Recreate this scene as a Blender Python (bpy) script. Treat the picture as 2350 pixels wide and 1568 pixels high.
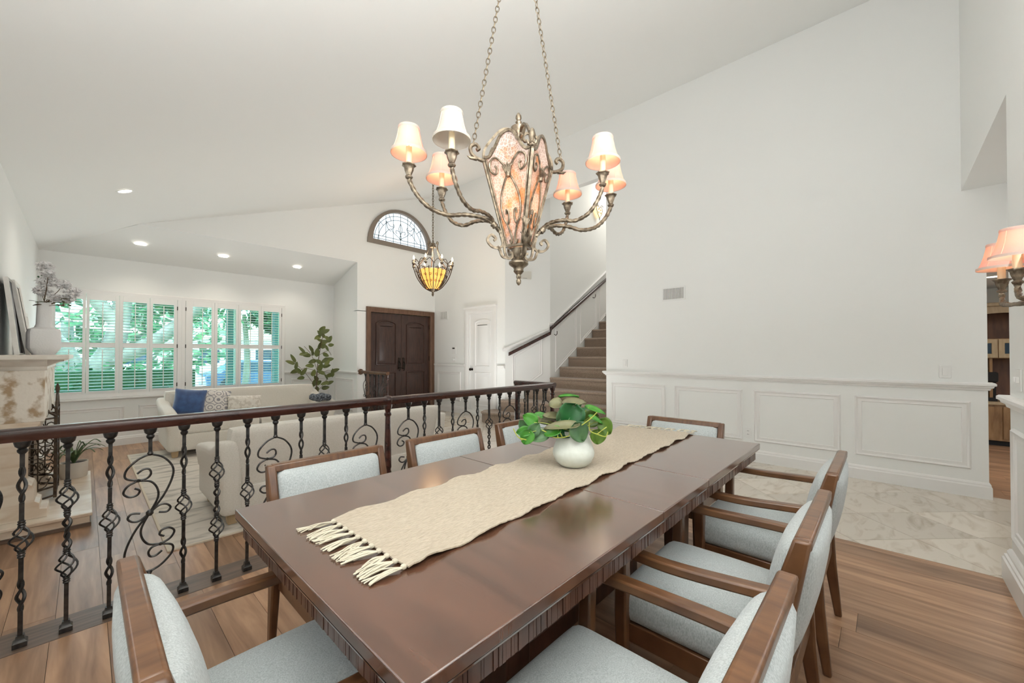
import bpy, math, random
import numpy as np
from mathutils import Vector, Matrix
random.seed(7)
D = bpy.data; COL = bpy.context.scene.collection
for o in list(D.objects): D.objects.remove(o)
S = bpy.context.scene
PI = math.pi
H = 1.25                                    # camera height above the dining floor
# ------------------------------------------------------------------ camera
cd = D.cameras.new('camera'); cam = D.objects.new('camera', cd); COL.objects.link(cam)
yaw, pitch = math.radians(43.1), math.radians(.63)
F = Vector((math.cos(yaw)*math.cos(pitch), math.sin(yaw)*math.cos(pitch), math.sin(pitch)))
cam.location = (0, 0, H); cam.rotation_euler = F.to_track_quat('-Z', 'Y').to_euler()
cd.sensor_width = 36; cd.lens = 917/2350*36; cd.shift_y = (802.6-784)/2350; cd.clip_start = .02; cd.clip_end = 300
S.camera = cam
# ------------------------------------------------------------------ world, sun, large lights, exposure
w = D.worlds.new('World'); S.world = w; w.use_nodes = True
nt = w.node_tree; bg = nt.nodes['Background']; sky = nt.nodes.new('ShaderNodeTexSky')
sky.sky_type = 'NISHITA'; sky.sun_disc = False; sky.sun_elevation = math.radians(50); sky.sun_rotation = math.radians(200)
sky.air_density = 1.2; sky.dust_density = 2.5
nt.links.new(sky.outputs[0], bg.inputs[0]); bg.inputs[1].default_value = .9
def lamp(name, kind, loc, energy, color=(1, 1, 1), rot=None, **k):
    l = D.lights.new(name, kind); l.energy = energy; l.color = color
    o = D.objects.new(name, l); COL.objects.link(o); o.location = loc
    if rot: o.rotation_euler = rot
    for a, b in k.items(): setattr(l, a, b)
    return o
def area(name, loc, d, sx, sy, energy, color=(1, 1, 1)):
    o = lamp(name, 'AREA', loc, energy, color, shape='RECTANGLE', size=sx, size_y=sy)
    o.rotation_euler = Vector(d).to_track_quat('-Z', 'Y').to_euler(); return o
lamp('sun', 'SUN', (0, 20, 20), 9, (1, .95, .87), Vector((-.25, -.3, -1)).to_track_quat('-Z', 'Y').to_euler(), angle=.01)
lamp('hall_fill', 'POINT', (4.6, -1.3, 1.7), 5, (1, .98, .94), shadow_soft_size=.25)  # fill added to lighten the dark hall soffit, no fixture there
DAY = (.94, .98, 1)
area('fill_rear', (1.55, -.42, 1.75), (0, 1, .3), 2.3, 1.5, 11, DAY)  # added fill light, set before an invented window in the rear wall
area('fill_side', (-.38, 1.3, 1.8), (1, 0, .3), 2.2, 1.5, 12, DAY)  # added fill light in front of the invented side window out of view
area('daylight_bay_left', (.35, 8.34, 1.5), (0, -1, -.1), 1.3, 1.3, 4, DAY)
area('daylight_bay_right', (1.87, 8.34, 1.5), (0, -1, -.1), 1.3, 1.3, 4, DAY)
area('stair_upper_area', (8.6, 3.9, 5.3), (-.2, 0, -1), 1.8, 1.0, 22, (1, .97, .92))  # downward area light under the stairwell ceiling, no window built there
area('kitchen_light', (7.0, -1.0, 2.17), (0, 0, -1), 1.0, .8, 9, (1, .93, .83))
area('upfill_camera', (.5, -.05, 2.0), (.12, .12, 1), 1.4, .8, 56, (1, .998, .985))  # added upward fill near the camera, brightens the ceiling; no fixture
area('upfill_living', (1.5, 5.3, .75), (-.05, 0, 1), 3.0, 3.0, 8.5, (1, .97, .93))  # added unseen area light aimed up at the living room ceiling
area('upfill_foyer', (4.3, 4.7, .25), (0, 0, 1), 1.0, 2.8, 24, (1, .998, .985))  # added upward area light low in the foyer, no fixture there
S.view_settings.view_transform = 'Standard'; S.view_settings.look = 'None'
S.view_settings.gamma = 1; S.view_settings.use_curve_mapping = False
S.view_settings.exposure = 0.54

# ------------------------------------------------------------------ materials
def mat(name, c, rough=.5, metal=0, c2=None, nscale=5, stretch=(1, 1, 1), detail=4, lo=.35, hi=.65, bump=0, bscale=None,
        bstretch=None, objrand=0, coat=0, spec=None, trans=0, emis=None, estr=0, coords='Object', sheen=0, alpha=1, ntype='noise', distort=0):
    m = D.materials.new(name); m.use_nodes = True; n = m.node_tree.nodes; L = m.node_tree.links
    b = n['Principled BSDF']; b.inputs['Base Color'].default_value = (*c, 1)
    b.inputs['Roughness'].default_value = rough; b.inputs['Metallic'].default_value = metal
    b.inputs['Coat Weight'].default_value = coat; b.inputs['Coat Roughness'].default_value = .15
    if spec is not None: b.inputs['Specular IOR Level'].default_value = spec
    if sheen: b.inputs['Sheen Weight'].default_value = sheen
    b.inputs['Transmission Weight'].default_value = trans; b.inputs['Alpha'].default_value = alpha
    if emis: b.inputs['Emission Color'].default_value = (*emis, 1); b.inputs['Emission Strength'].default_value = estr
    if c2 or bump:
        tc = n.new('ShaderNodeTexCoord'); vec = tc.outputs[coords]
        if objrand or coords == 'Object':
            oi = n.new('ShaderNodeObjectInfo'); mu = n.new('ShaderNodeVectorMath'); mu.operation = 'SCALE'; mu.inputs[3].default_value = 37 if objrand else 0
            cb = n.new('ShaderNodeCombineXYZ')
            for i in range(3): L.new(oi.outputs['Random'], cb.inputs[i])
            L.new(cb.outputs[0], mu.inputs[0]); ad = n.new('ShaderNodeVectorMath'); L.new(vec, ad.inputs[0]); L.new(mu.outputs[0], ad.inputs[1]); vec = ad.outputs[0]
    def tex(sc, st, typ='noise'):
        mp = n.new('ShaderNodeMapping'); mp.inputs['Scale'].default_value = st; L.new(vec, mp.inputs[0])
        if typ == 'voronoi':
            t = n.new('ShaderNodeTexVoronoi'); t.feature = 'DISTANCE_TO_EDGE'; t.inputs['Scale'].default_value = sc; L.new(mp.outputs[0], t.inputs['Vector']); return t.outputs['Distance']
        t = n.new('ShaderNodeTexNoise'); t.inputs['Scale'].default_value = sc; t.inputs['Detail'].default_value = detail; t.inputs['Distortion'].default_value = distort
        L.new(mp.outputs[0], t.inputs['Vector']); return t.outputs['Fac']
    if c2:
        r = n.new('ShaderNodeValToRGB'); e = r.color_ramp.elements
        e[0].position = lo; e[1].position = hi; e[0].color = (*c, 1); e[1].color = (*c2, 1)
        L.new(tex(nscale, stretch, ntype), r.inputs[0]); out = r.outputs[0]
        if objrand:
            hs = n.new('ShaderNodeHueSaturation'); mr = n.new('ShaderNodeMapRange')
            mr.inputs[3].default_value = 1-objrand; mr.inputs[4].default_value = 1+objrand
            L.new(oi.outputs['Random'], mr.inputs[0]); L.new(mr.outputs[0], hs.inputs['Value']); L.new(out, hs.inputs['Color']); out = hs.outputs[0]
        L.new(out, b.inputs['Base Color'])
    if bump:
        bp = n.new('ShaderNodeBump'); bp.inputs['Strength'].default_value = bump; bp.inputs['Distance'].default_value = .01
        L.new(tex(bscale or nscale, bstretch or stretch), bp.inputs['Height']); L.new(bp.outputs[0], b.inputs['Normal'])
    return m
M = {}
M['wall'] = mat('wall_paint', (.865, .872, .85), .75, bump=.03, bscale=180)
M['ceil'] = mat('ceiling_paint', (.865, .872, .85), .85)
M['trim'] = mat('trim_paint', (.86, .85, .83), .38)
M['table'] = mat('table_mahogany', (.070, .029, .016), .20, c2=(.118, .050, .028), nscale=2.2, stretch=(7, .7, 1.2), coat=1, spec=.8, bump=.015, bscale=30, distort=.5)
M['apron'] = mat('apron_mahogany', (.055, .024, .016), .3, c2=(.11, .048, .030), nscale=6, stretch=(4, 4, .8), coat=.3)
M['walnut'] = mat('chair_walnut', (.095, .040, .017), .3, c2=(.17, .078, .033), nscale=5, stretch=(9, 1.6, 1.6), detail=7, coat=.3)
M['rail'] = mat('rail_mahogany', (.028, .010, .008), .25, c2=(.062, .022, .016), nscale=8, stretch=(.5, 3, 3), coat=.5)
M['shoe'] = mat('shoe_wood', (.10, .065, .045), .4, c2=(.18, .12, .085), nscale=10, stretch=(.4, 5, 5))
M['plank'] = mat('plank_wood', (.245, .13, .070), .34, c2=(.53, .32, .19), nscale=3.4, stretch=(6, .5, 1), detail=6, lo=.30, hi=.72, objrand=.22, bump=.012, bscale=14, distort=.4)
M['tile'] = mat('travertine_tile', (.50, .41, .31), .22, c2=(.74, .675, .585), nscale=5, stretch=(.7, 2.0, 1), detail=9, lo=.18, hi=.50, objrand=.10, distort=1.2)
M['grout'] = mat('grout', (.42, .36, .29), .8)
M['gap'] = mat('floor_gap', (.05, .03, .02), .8)
M['stone'] = mat('hearth_travertine', (.62, .47, .33), .35, c2=(.80, .70, .58), nscale=5, stretch=(.6, 1, 2.2), detail=8, lo=.32, hi=.62, distort=.8)
M['rough'] = mat('pitted_limestone', (.42, .30, .18), .75, c2=(.78, .72, .63), nscale=9, detail=9, lo=.36, hi=.46, bump=.8, bscale=22)
M['mantel'] = mat('mantel_limestone', (.66, .60, .52), .55, c2=(.76, .71, .63), nscale=9, detail=6)
M['carpet'] = mat('stair_carpet', (.22, .155, .11), .95, c2=(.46, .35, .265), nscale=150, detail=2, bump=.6, bscale=170, sheen=.3)
M['fabric'] = mat('chair_linen', (.36, .395, .395), .9, c2=(.56, .60, .595), nscale=330, stretch=(1, 1, .4), detail=3, lo=.3, hi=.7, bump=.15, bscale=240, sheen=.2)
M['sofa'] = mat('sofa_linen', (.68, .64, .56), .9, c2=(.76, .72, .65), nscale=120, bump=.08, bscale=200, sheen=.2)
M['iron'] = mat('wrought_iron', (.035, .034, .033), .38, metal=.7, c2=(.075, .07, .066), nscale=40, bump=.1, bscale=60)
M['screen'] = mat('screen_iron', (.045, .030, .020), .45, metal=.5, c2=(.10, .07, .045), nscale=40)
M['silver'] = mat('aged_silver_leaf', (.105, .078, .052), .34, metal=.65, c2=(.30, .245, .175), nscale=45, detail=5, bump=.1, bscale=70)
M['mica'] = mat('mica_glass', (.50, .45, .40), .3, c2=(.80, .36, .12), nscale=75, detail=9, lo=.47, hi=.60, bump=.3, bscale=70, emis=(1, .55, .28), estr=.16, distort=.8)
M['amber'] = mat('amber_alabaster', (.8, .42, .12), .4, c2=(.9, .6, .25), nscale=9, emis=(1, .42, .07), estr=.85)
M['cream'] = mat('candle_cream', (.82, .70, .48), .5)
M['bulb'] = mat('lit_bulb', (1, .9, .7), .4, emis=(1, .78, .45), estr=14)
M['bulboff'] = mat('unlit_bulb', (.9, .9, .88), .2)
M['flame'] = mat('flame_bulb', (1, .9, .7), .4, emis=(1, .72, .38), estr=9)
M['lens'] = mat('recessed_lens', (1, 1, 1), .4, emis=(1, .93, .82), estr=5)
M['runner'] = mat('woven_cotton', (.42, .34, .235), .95, c2=(.63, .54, .41), nscale=60, stretch=(1, 7, 1), detail=4, lo=.3, hi=.7, bump=.7, bscale=75, bstretch=(1, 5, 1), sheen=.2)
M['tassel'] = mat('cotton_tassel', (.60, .55, .43), .95)
M['vase'] = mat('glazed_vase', (.60, .63, .56), .35, c2=(.66, .69, .63), nscale=40, bump=.05, bscale=60)
M['leafA'] = mat('leaf_bright', (.035, .17, .018), .38, c2=(.08, .28, .035), nscale=20, spec=.4)
M['leafB'] = mat('leaf_dark', (.008, .065, .014), .3, c2=(.02, .12, .03), nscale=15)
M['leafC'] = mat('leaf_tan', (.13, .12, .06), .5, c2=(.19, .19, .09), nscale=15)
M['leafD'] = mat('leaf_sage', (.05, .12, .05), .45, c2=(.09, .19, .075), nscale=15)
M['leafE'] = mat('leaf_olive', (.06, .12, .012), .4, c2=(.10, .19, .02), nscale=15)
M['sprig'] = mat('yellow_sprig', (.38, .42, .07), .5)
M['olive'] = mat('magnolia_leaf', (.10, .13, .035), .4, c2=(.17, .19, .05), nscale=9, objrand=.25)
M['stem'] = mat('brown_stem', (.12, .075, .04), .7)
M['doorwood'] = mat('door_walnut', (.042, .021, .016), .33, c2=(.070, .034, .025), nscale=10, stretch=(3, 3, .5))
M['casing'] = mat('casing_walnut', (.12, .06, .035), .45, c2=(.17, .09, .052), nscale=10, stretch=(3, 3, .6))
M['taupe'] = mat('taupe_casing', (.24, .20, .165), .5)
M['bronze'] = mat('oil_rubbed_bronze', (.045, .035, .028), .35, metal=.9)
M['lead'] = mat('leading', (.05, .07, .07), .4, metal=.5)
M['beige'] = mat('beige_plastic', (.66, .64, .58), .5)
M['white'] = mat('white_plastic', (.84, .84, .82), .4)
M['grey'] = mat('vent_dark', (.30, .29, .27), .6)
M['dark'] = mat('dark_void', (.012, .010, .009), .8)
M['firedark'] = mat('firebox_dark', (.03, .026, .022), .9)  # dark colour of the flat panel closing the fireplace opening
M['frost'] = mat('glowing_frosted_glass', (.70, .78, .85), .35, emis=(.80, .92, 1.0), estr=.72)  # glow put into the fanlight pane in place of daylight
M['blue'] = mat('blue_velvet', (.012, .05, .17), .55, c2=(.03, .10, .28), nscale=12, sheen=1)
M['lumbar'] = mat('ivory_boucle', (.62, .57, .50), .95, c2=(.78, .74, .67), nscale=22, lo=.42, hi=.5, bump=.6, bscale=28)
M['throw'] = mat('charcoal_throw', (.03, .035, .045), .95, c2=(.20, .22, .25), nscale=45, lo=.45, hi=.55, bump=.5, bscale=60)
M['rug'] = mat('distressed_rug', (.40, .36, .31), .95, c2=(.68, .62, .54), nscale=3.2, stretch=(1, 3.2, 1), detail=12, lo=.34, hi=.5, bump=.3, bscale=80, distort=.6)
M['rugedge'] = mat('rug_binding', (.66, .58, .46), .95)
M['pot'] = mat('pot_matte', (.62, .57, .50), .7)
M['cer'] = mat('white_ceramic', (.78, .77, .755), .7, bump=.2, bscale=90)
M['petal'] = mat('white_petal', (.86, .84, .83), .8)
M['agave'] = mat('aloe_green', (.05, .09, .035), .5, c2=(.11, .17, .06), nscale=20)
M['soil'] = mat('soil', (.05, .035, .025), .95)
M['art'] = mat('abstract_print', (.02, .02, .025), .5, c2=(.55, .53, .56), nscale=3, stretch=(1, 1, .8), lo=.42, hi=.62, detail=5)
M['mirror'] = mat('mirror_glass', (.9, .92, .9), .03, metal=1)
M['frame'] = mat('whitewashed_frame', (.72, .69, .64), .55, c2=(.80, .78, .74), nscale=12)
M['cab'] = mat('knotty_alder', (.20, .10, .035), .4, c2=(.34, .19, .08), nscale=6, stretch=(3, 3, .6))
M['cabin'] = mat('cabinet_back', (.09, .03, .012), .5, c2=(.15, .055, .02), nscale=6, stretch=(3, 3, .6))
M['cabl'] = mat('glazed_alder', (.36, .26, .15), .4, c2=(.44, .33, .20), nscale=8, stretch=(3, 3, .6))
M['navy'] = mat('cabinet_glass', (.02, .045, .075), .08)
M['bark'] = mat('tree_bark', (.13, .125, .10), .9, c2=(.26, .24, .20), nscale=6, stretch=(1, 1, .4), bump=.5)
M['hedge'] = mat('hedge_green', (.012, .055, .02), .7, c2=(.04, .14, .035), nscale=14)
M['foli'] = mat('canopy_green', (.015, .07, .03), .6, c2=(.07, .20, .06), nscale=9)
M['grass'] = mat('lawn_green', (.12, .26, .04), .9, c2=(.22, .40, .09), nscale=12)
M['conc'] = mat('driveway', (.62, .60, .57), .9)
M['stucco'] = mat('house_stucco', (.62, .58, .52), .9)
M['roof'] = mat('roof_tile', (.26, .17, .13), .9)
M['post'] = mat('porch_post', (.18, .26, .27), .7)
M['oak'] = mat('light_oak_foot', (.50, .36, .20), .5)
# two-way shade cloth
def shade_mat(name, c, tr):
    m = D.materials.new(name); m.use_nodes = True; n = m.node_tree.nodes; L = m.node_tree.links
    n.remove(n['Principled BSDF']); a = n.new('ShaderNodeBsdfDiffuse'); t = n.new('ShaderNodeBsdfTranslucent'); x = n.new('ShaderNodeMixShader')
    a.inputs[0].default_value = (*c, 1); t.inputs[0].default_value = (*tr, 1); x.inputs[0].default_value = .45
    L.new(a.outputs[0], x.inputs[1]); L.new(t.outputs[0], x.inputs[2]); L.new(x.outputs[0], n['Material Output'].inputs[0]); return m
M['shade'] = shade_mat('lit_silk_shade', (.79, .63, .56), (1, .49, .35))  # lit copy of the shade cloth, lamplight tint put into its colour
M['shadew'] = shade_mat('ivory_silk_shade', (.66, .63, .57), (.7, .62, .52))
def glass_mat(name, tint=(.96, .99, .98)):
    m = D.materials.new(name); m.use_nodes = True; n = m.node_tree.nodes; L = m.node_tree.links
    n.remove(n['Principled BSDF']); t = n.new('ShaderNodeBsdfTransparent'); g = n.new('ShaderNodeBsdfGlossy'); x = n.new('ShaderNodeMixShader')
    t.inputs[0].default_value = (*tint, 1); g.inputs['Roughness'].default_value = .02; x.inputs[0].default_value = .05
    L.new(t.outputs[0], x.inputs[1]); L.new(g.outputs[0], x.inputs[2]); L.new(x.outputs[0], n['Material Output'].inputs[0]); return m
M['glass'] = glass_mat('window_glass', (.72, .96, .97))
def mica_mat():
    m = D.materials.new('mica_glass'); m.use_nodes = True; n = m.node_tree.nodes; L = m.node_tree.links
    n.remove(n['Principled BSDF']); a = n.new('ShaderNodeBsdfDiffuse'); t = n.new('ShaderNodeBsdfTranslucent'); x = n.new('ShaderNodeMixShader'); g = n.new('ShaderNodeBsdfGlossy'); y = n.new('ShaderNodeMixShader')
    tc = n.new('ShaderNodeTexCoord'); v = n.new('ShaderNodeTexVoronoi'); v.feature = 'DISTANCE_TO_EDGE'; v.inputs['Scale'].default_value = 75
    no = n.new('ShaderNodeTexNoise'); no.inputs['Scale'].default_value = 14; no.inputs['Detail'].default_value = 8
    r = n.new('ShaderNodeValToRGB'); r.color_ramp.elements[0].position = .0; r.color_ramp.elements[1].position = .14; r.color_ramp.elements[0].color = (.80, .74, .70, 1); r.color_ramp.elements[1].color = (.38, .33, .30, 1)
    r2 = n.new('ShaderNodeValToRGB'); r2.color_ramp.elements[0].position = .50; r2.color_ramp.elements[1].position = .62; r2.color_ramp.elements[0].color = (1, 1, 1, 1); r2.color_ramp.elements[1].color = (1, .52, .22, 1)
    mm = n.new('ShaderNodeMix'); mm.data_type = 'RGBA'; mm.blend_type = 'MULTIPLY'; mm.inputs[0].default_value = 1
    L.new(tc.outputs['Object'], v.inputs['Vector']); L.new(tc.outputs['Object'], no.inputs['Vector']); L.new(v.outputs['Distance'], r.inputs[0]); L.new(no.outputs['Fac'], r2.inputs[0])
    L.new(r.outputs[0], mm.inputs[6]); L.new(r2.outputs[0], mm.inputs[7]); L.new(mm.outputs[2], a.inputs[0]); t.inputs[0].default_value = (1, .70, .45, 1); g.inputs['Roughness'].default_value = .25
    x.inputs[0].default_value = .38; y.inputs[0].default_value = .06
    L.new(a.outputs[0], x.inputs[1]); L.new(t.outputs[0], x.inputs[2]); L.new(x.outputs[0], y.inputs[1]); L.new(g.outputs[0], y.inputs[2]); L.new(y.outputs[0], n['Material Output'].inputs[0]); return m
M['mica'] = mica_mat()
# patterned cushion
def dots_mat():
    m = D.materials.new('medallion_cotton'); m.use_nodes = True; n = m.node_tree.nodes; L = m.node_tree.links; b = n['Principled BSDF']
    tc = n.new('ShaderNodeTexCoord'); v = n.new('ShaderNodeTexVoronoi'); v.inputs['Scale'].default_value = 9; v.inputs['Randomness'].default_value = .35
    mt = n.new('ShaderNodeMath'); mt.operation = 'SINE'; ml = n.new('ShaderNodeMath'); ml.operation = 'MULTIPLY'; ml.inputs[1].default_value = 24
    r = n.new('ShaderNodeValToRGB'); r.color_ramp.elements[0].position = .55; r.color_ramp.elements[1].position = .7
    r.color_ramp.elements[0].color = (.76, .72, .68, 1); r.color_ramp.elements[1].color = (.30, .29, .31, 1)
    L.new(tc.outputs['Object'], v.inputs['Vector']); L.new(v.outputs['Distance'], ml.inputs[0]); L.new(ml.outputs[0], mt.inputs[0]); L.new(mt.outputs[0], r.inputs[0])
    L.new(r.outputs[0], b.inputs['Base Color']); b.inputs['Roughness'].default_value = .9; return m
M['dots'] = dots_mat()

# ------------------------------------------------------------------ mesh helpers
class MB:
    def __init__(s): s.v = []; s.f = []
    def add(s, vs, fs):
        b = len(s.v); s.v += [tuple(p) for p in vs]; s.f += [tuple(b+i for i in f) for f in fs]; return s
    def box(s, x0, x1, y0, y1, z0, z1):
        return s.add([(x, y, z) for x in (x0, x1) for y in (y0, y1) for z in (z0, z1)],
                     [(0, 1, 3, 2), (4, 6, 7, 5), (0, 4, 5, 1), (2, 3, 7, 6), (0, 2, 6, 4), (1, 5, 7, 3)])
    def prism(s, poly, P, a, b):             # poly [(u,w)], P(u,w,t)
        n = len(poly); vs = [P(u, v, a) for u, v in poly]+[P(u, v, b) for u, v in poly]
        return s.add(vs, [tuple(range(n)), tuple(range(2*n-1, n-1, -1))]+[(i, n+i, n+(i+1) % n, (i+1) % n) for i in range(n)])
    def lathe(s, prof, n=20, c=(0, 0, 0), cap=True, flute=None, sx=1, sy=1):
        vs = []; fs = []
        for r, z in prof:
            for k in range(n):
                a = 2*PI*k/n; rr = r*(1+(flute[0]*math.cos(flute[1]*a) if flute else 0))
                vs.append((c[0]+rr*math.cos(a)*sx, c[1]+rr*math.sin(a)*sy, c[2]+z))
        for i in range(len(prof)-1):
            for k in range(n): fs.append((i*n+k, i*n+(k+1) % n, (i+1)*n+(k+1) % n, (i+1)*n+k))
        if cap: fs.append(tuple(range(n-1, -1, -1))); fs.append(tuple((len(prof)-1)*n+k for k in range(n)))
        return s.add(vs, fs)
    def tube(s, pts, r, n=8, closed=False, rope=0, flat=None, cap=True, up=None):
        P = [Vector(p) for p in pts]; N = len(P); R = r if isinstance(r, (list, tuple)) else [r]*N
        T = []
        for i in range(N):
            a = P[(i-1) % N] if (closed or i) else P[0]; b = P[(i+1) % N] if (closed or i < N-1) else P[-1]
            t = (b-a); T.append(t.normalized() if t.length > 1e-9 else Vector((0, 0, 1)))
        u = Vector(up) if up else (Vector((0, 0, 1)) if abs(T[0].z) < .9 else Vector((1, 0, 0)))
        vs = []; dist = 0
        for i in range(N):
            u = (Vector(up) if up else u); u = u-T[i]*u.dot(T[i])
            if u.length < 1e-6: u = T[i].orthogonal()
            u.normalize(); w2 = T[i].cross(u)
            if i: dist += (P[i]-P[i-1]).length
            for k in range(n):
                a = 2*PI*k/n+(PI/n if n == 4 else 0); rr = R[i]
                if rope: rr *= 1+.26*math.cos(4*(a-dist*rope))
                ca, sa = math.cos(a)*rr, math.sin(a)*rr
                if flat: ca *= flat[0]; sa *= flat[1]
                vs.append(P[i]+u*ca+w2*sa)
        fs = []; M2 = N if closed else N-1
        for i in range(M2):
            j = (i+1) % N
            for k in range(n): fs.append((i*n+k, i*n+(k+1) % n, j*n+(k+1) % n, j*n+k))
        if cap and not closed: fs.append(tuple(range(n-1, -1, -1))); fs.append(tuple((N-1)*n+k for k in range(n)))
        return s.add(vs, fs)
    def bars(s, pts, sz):                    # square-section sweep with (wx, wy) half sizes per point, kept axis aligned
        vs = []; n = len(pts)
        for (x, y, z), (a, b) in zip(pts, sz): vs += [(x-a, y-b, z), (x+a, y-b, z), (x+a, y+b, z), (x-a, y+b, z)]
        fs = [(3, 2, 1, 0), tuple(4*(n-1)+k for k in range(4))]
        for i in range(n-1):
            for k in range(4): fs.append((4*i+k, 4*i+(k+1) % 4, 4*i+4+(k+1) % 4, 4*i+4+k))
        return s.add(vs, fs)
    def rbox(s, c, size, r, k=5, dome=0, fn=None, dn=None):   # rounded cushion box, dome = top swell
        h = [d/2 for d in size]; idx = {}; vs = []; fs = []
        def vert(i, j, l):
            key = (i, j, l)
            if key not in idx:
                p = [(-1+2*t/k)*hh for t, hh in zip(key, h)]
                # denser at the rim
                p = [math.copysign(abs(q/hh)**.75*hh, q) if hh else 0 for q, hh in zip(p, h)]
                q = [max(-hh+r, min(hh-r, a)) for a, hh in zip(p, h)]
                d = [a-b for a, b in zip(p, q)]; L = math.sqrt(sum(e*e for e in d))
                if L > 1e-9: p = [b+e/L*r for b, e in zip(q, d)]
                X, Y = p[0]/h[0], p[1]/h[1]
                if dome and p[2] > 0: p[2] += dome*max(0, 1-X*X)*max(0, 1-Y*Y)
                if dn and p[2] < 0: p[2] -= dn*max(0, 1-X*X)*max(0, 1-Y*Y)
                if fn: p = fn(p, h)
                idx[key] = len(vs); vs.append((c[0]+p[0], c[1]+p[1], c[2]+p[2]))
            return idx[key]
        for a in range(k):
            for b in range(k):
                for e, rev in ((0, 1), (k, 0)):
                    for ax in range(3):
                        def V(u, v):
                            t = [0, 0, 0]; t[ax] = e; t[(ax+1) % 3] = u; t[(ax+2) % 3] = v; return vert(*t)
                        q = (V(a, b), V(a+1, b), V(a+1, b+1), V(a, b+1)); fs.append(q[::-1] if rev else q)
        return s.add(vs, fs)
    def mould(s, poly, prof, P, fill=False):  # closed moulding on a polygon; prof [(inset, height)]
        n = len(poly); ar = sum(poly[i][0]*poly[(i+1) % n][1]-poly[(i+1) % n][0]*poly[i][1] for i in range(n))
        sg = 1 if ar > 0 else -1; nr = []
        for i in range(n):
            a, b, c = poly[i-1], poly[i], poly[(i+1) % n]
            def nn(p, q):
                dx, dy = q[0]-p[0], q[1]-p[1]; l = math.hypot(dx, dy) or 1; return (-dy/l*sg, dx/l*sg)
            n1, n2 = nn(a, b), nn(b, c); k = 1+n1[0]*n2[0]+n1[1]*n2[1]; nr.append(((n1[0]+n2[0])/k, (n1[1]+n2[1])/k))
        vs = [P(poly[i][0]+nr[i][0]*d, poly[i][1]+nr[i][1]*d, h) for d, h in prof for i in range(n)]
        fs = [(j*n+i, j*n+(i+1) % n, (j+1)*n+(i+1) % n, (j+1)*n+i) for j in range(len(prof)-1) for i in range(n)]
        if fill: fs.append(tuple((len(prof)-1)*n+i for i in range(n)))
        return s.add(vs, fs)
    def sweep(s, path, prof, out):           # prof [(outward, up)] along a horizontal or sloping path; out = outward normals per vertex
        m = len(prof); vs = []
        for p, o in zip(path, out):
            for a, b in prof: vs.append((p[0]+o[0]*a, p[1]+o[1]*a, p[2]+b))
        n = len(path); fs = [tuple(range(m)), tuple((n-1)*m+k for k in range(m-1, -1, -1))]
        for i in range(n-1):
            for k in range(m): fs.append((i*m+k, (i+1)*m+k, (i+1)*m+(k+1) % m, i*m+(k+1) % m))
        return s.add(vs, fs)
    def xf(s, mtx, start=0):
        s.v[start:] = [tuple(mtx @ Vector(p)) for p in s.v[start:]]; return s
    def mesh(s, name, m, smooth=35):
        me = D.meshes.new(name); me.from_pydata(s.v, [], s.f); me.materials.append(M[m] if isinstance(m, str) else m)
        import bmesh
        b = bmesh.new(); b.from_mesh(me); bmesh.ops.recalc_face_normals(b, faces=b.faces); b.to_mesh(me); b.free()
        if smooth:
            me.polygons.foreach_set('use_smooth', [True]*len(me.polygons)); me.set_sharp_from_angle(angle=math.radians(smooth))
        return me
    def obj(s, name, m, parent=None, smooth=35, bevel=0, loc=None):
        o = D.objects.new(name, s.mesh(name, m, smooth)); COL.objects.link(o); o.parent = parent
        if loc: o.location = loc
        if bevel:
            q = o.modifiers.new('bevel', 'BEVEL'); q.width = bevel; q.segments = 2; q.limit_method = 'ANGLE'; q.angle_limit = math.radians(40)
        return o
def tag(o, label, cat, group=None):
    o['label'] = label; o['category'] = cat
    if group: o['group'] = group
    return o
def thing(name, label, cat, loc=(0, 0, 0), rz=0, group=None):
    o = D.objects.new(name, None); COL.objects.link(o); o.location = loc; o.rotation_euler = (0, 0, rz); o.empty_display_size = .1
    return tag(o, label, cat, group)
def struct(o): o['kind'] = 'structure'; return o
def wallobj(name, mb, m='wall', parent=None, smooth=0):
    o = mb.obj(name, m, parent, smooth)
    return struct(o) if parent is None else o
def rename_child(o, parent): o.parent = parent; return o
def inst(me, name, parent=None, loc=(0, 0, 0), rot=(0, 0, 0), sc=(1, 1, 1)):
    o = D.objects.new(name, me); COL.objects.link(o); o.parent = parent; o.location = loc; o.rotation_euler = rot; o.scale = sc; return o
def dup(root, loc, rz, label=None, group=None):
    def cp(o, par):
        c = o.copy(); COL.objects.link(c); c.parent = par
        for ch in KIDS.get(o.name, [x for x in o.children]): cp(ch, c)
        return c
    r = cp(root, None); r.location = loc; r.rotation_euler = (0, 0, rz)
    if label: r['label'] = label
    if group: r['group'] = group
    return r
KIDS = {}
def arc(cx, cz, r, a0, a1, n=10): return [(cx+r*math.cos(math.radians(a0+(a1-a0)*i/n)), cz+r*math.sin(math.radians(a0+(a1-a0)*i/n))) for i in range(n+1)]
def smooth_path(pts, n=6):                   # Catmull-Rom
    P = [Vector(p) for p in pts]; out = []
    for i in range(len(P)-1):
        p0 = P[max(i-1, 0)]; p1 = P[i]; p2 = P[i+1]; p3 = P[min(i+2, len(P)-1)]
        for k in range(n):
            t = k/n; out.append(.5*((2*p1)+(p2-p0)*t+(2*p0-5*p1+4*p2-p3)*t*t+(3*p1-p0-3*p2+p3)*t**3))
    out.append(P[-1]); return out

# ================================================================== SETTING
L = -.145                                    # sunken living room floor
XL, XR, XC = -.45, 5.32, 5.42                # left wall, right wall, closet wall
YB, YW, YD = -.5, 8.565, 7.48                # rear, window and door walls
XB = 3.6                                     # right end of the bay
cz = lambda x: 2.70+.36*(x-XL)               # sloping main ceiling
T = .12
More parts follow.
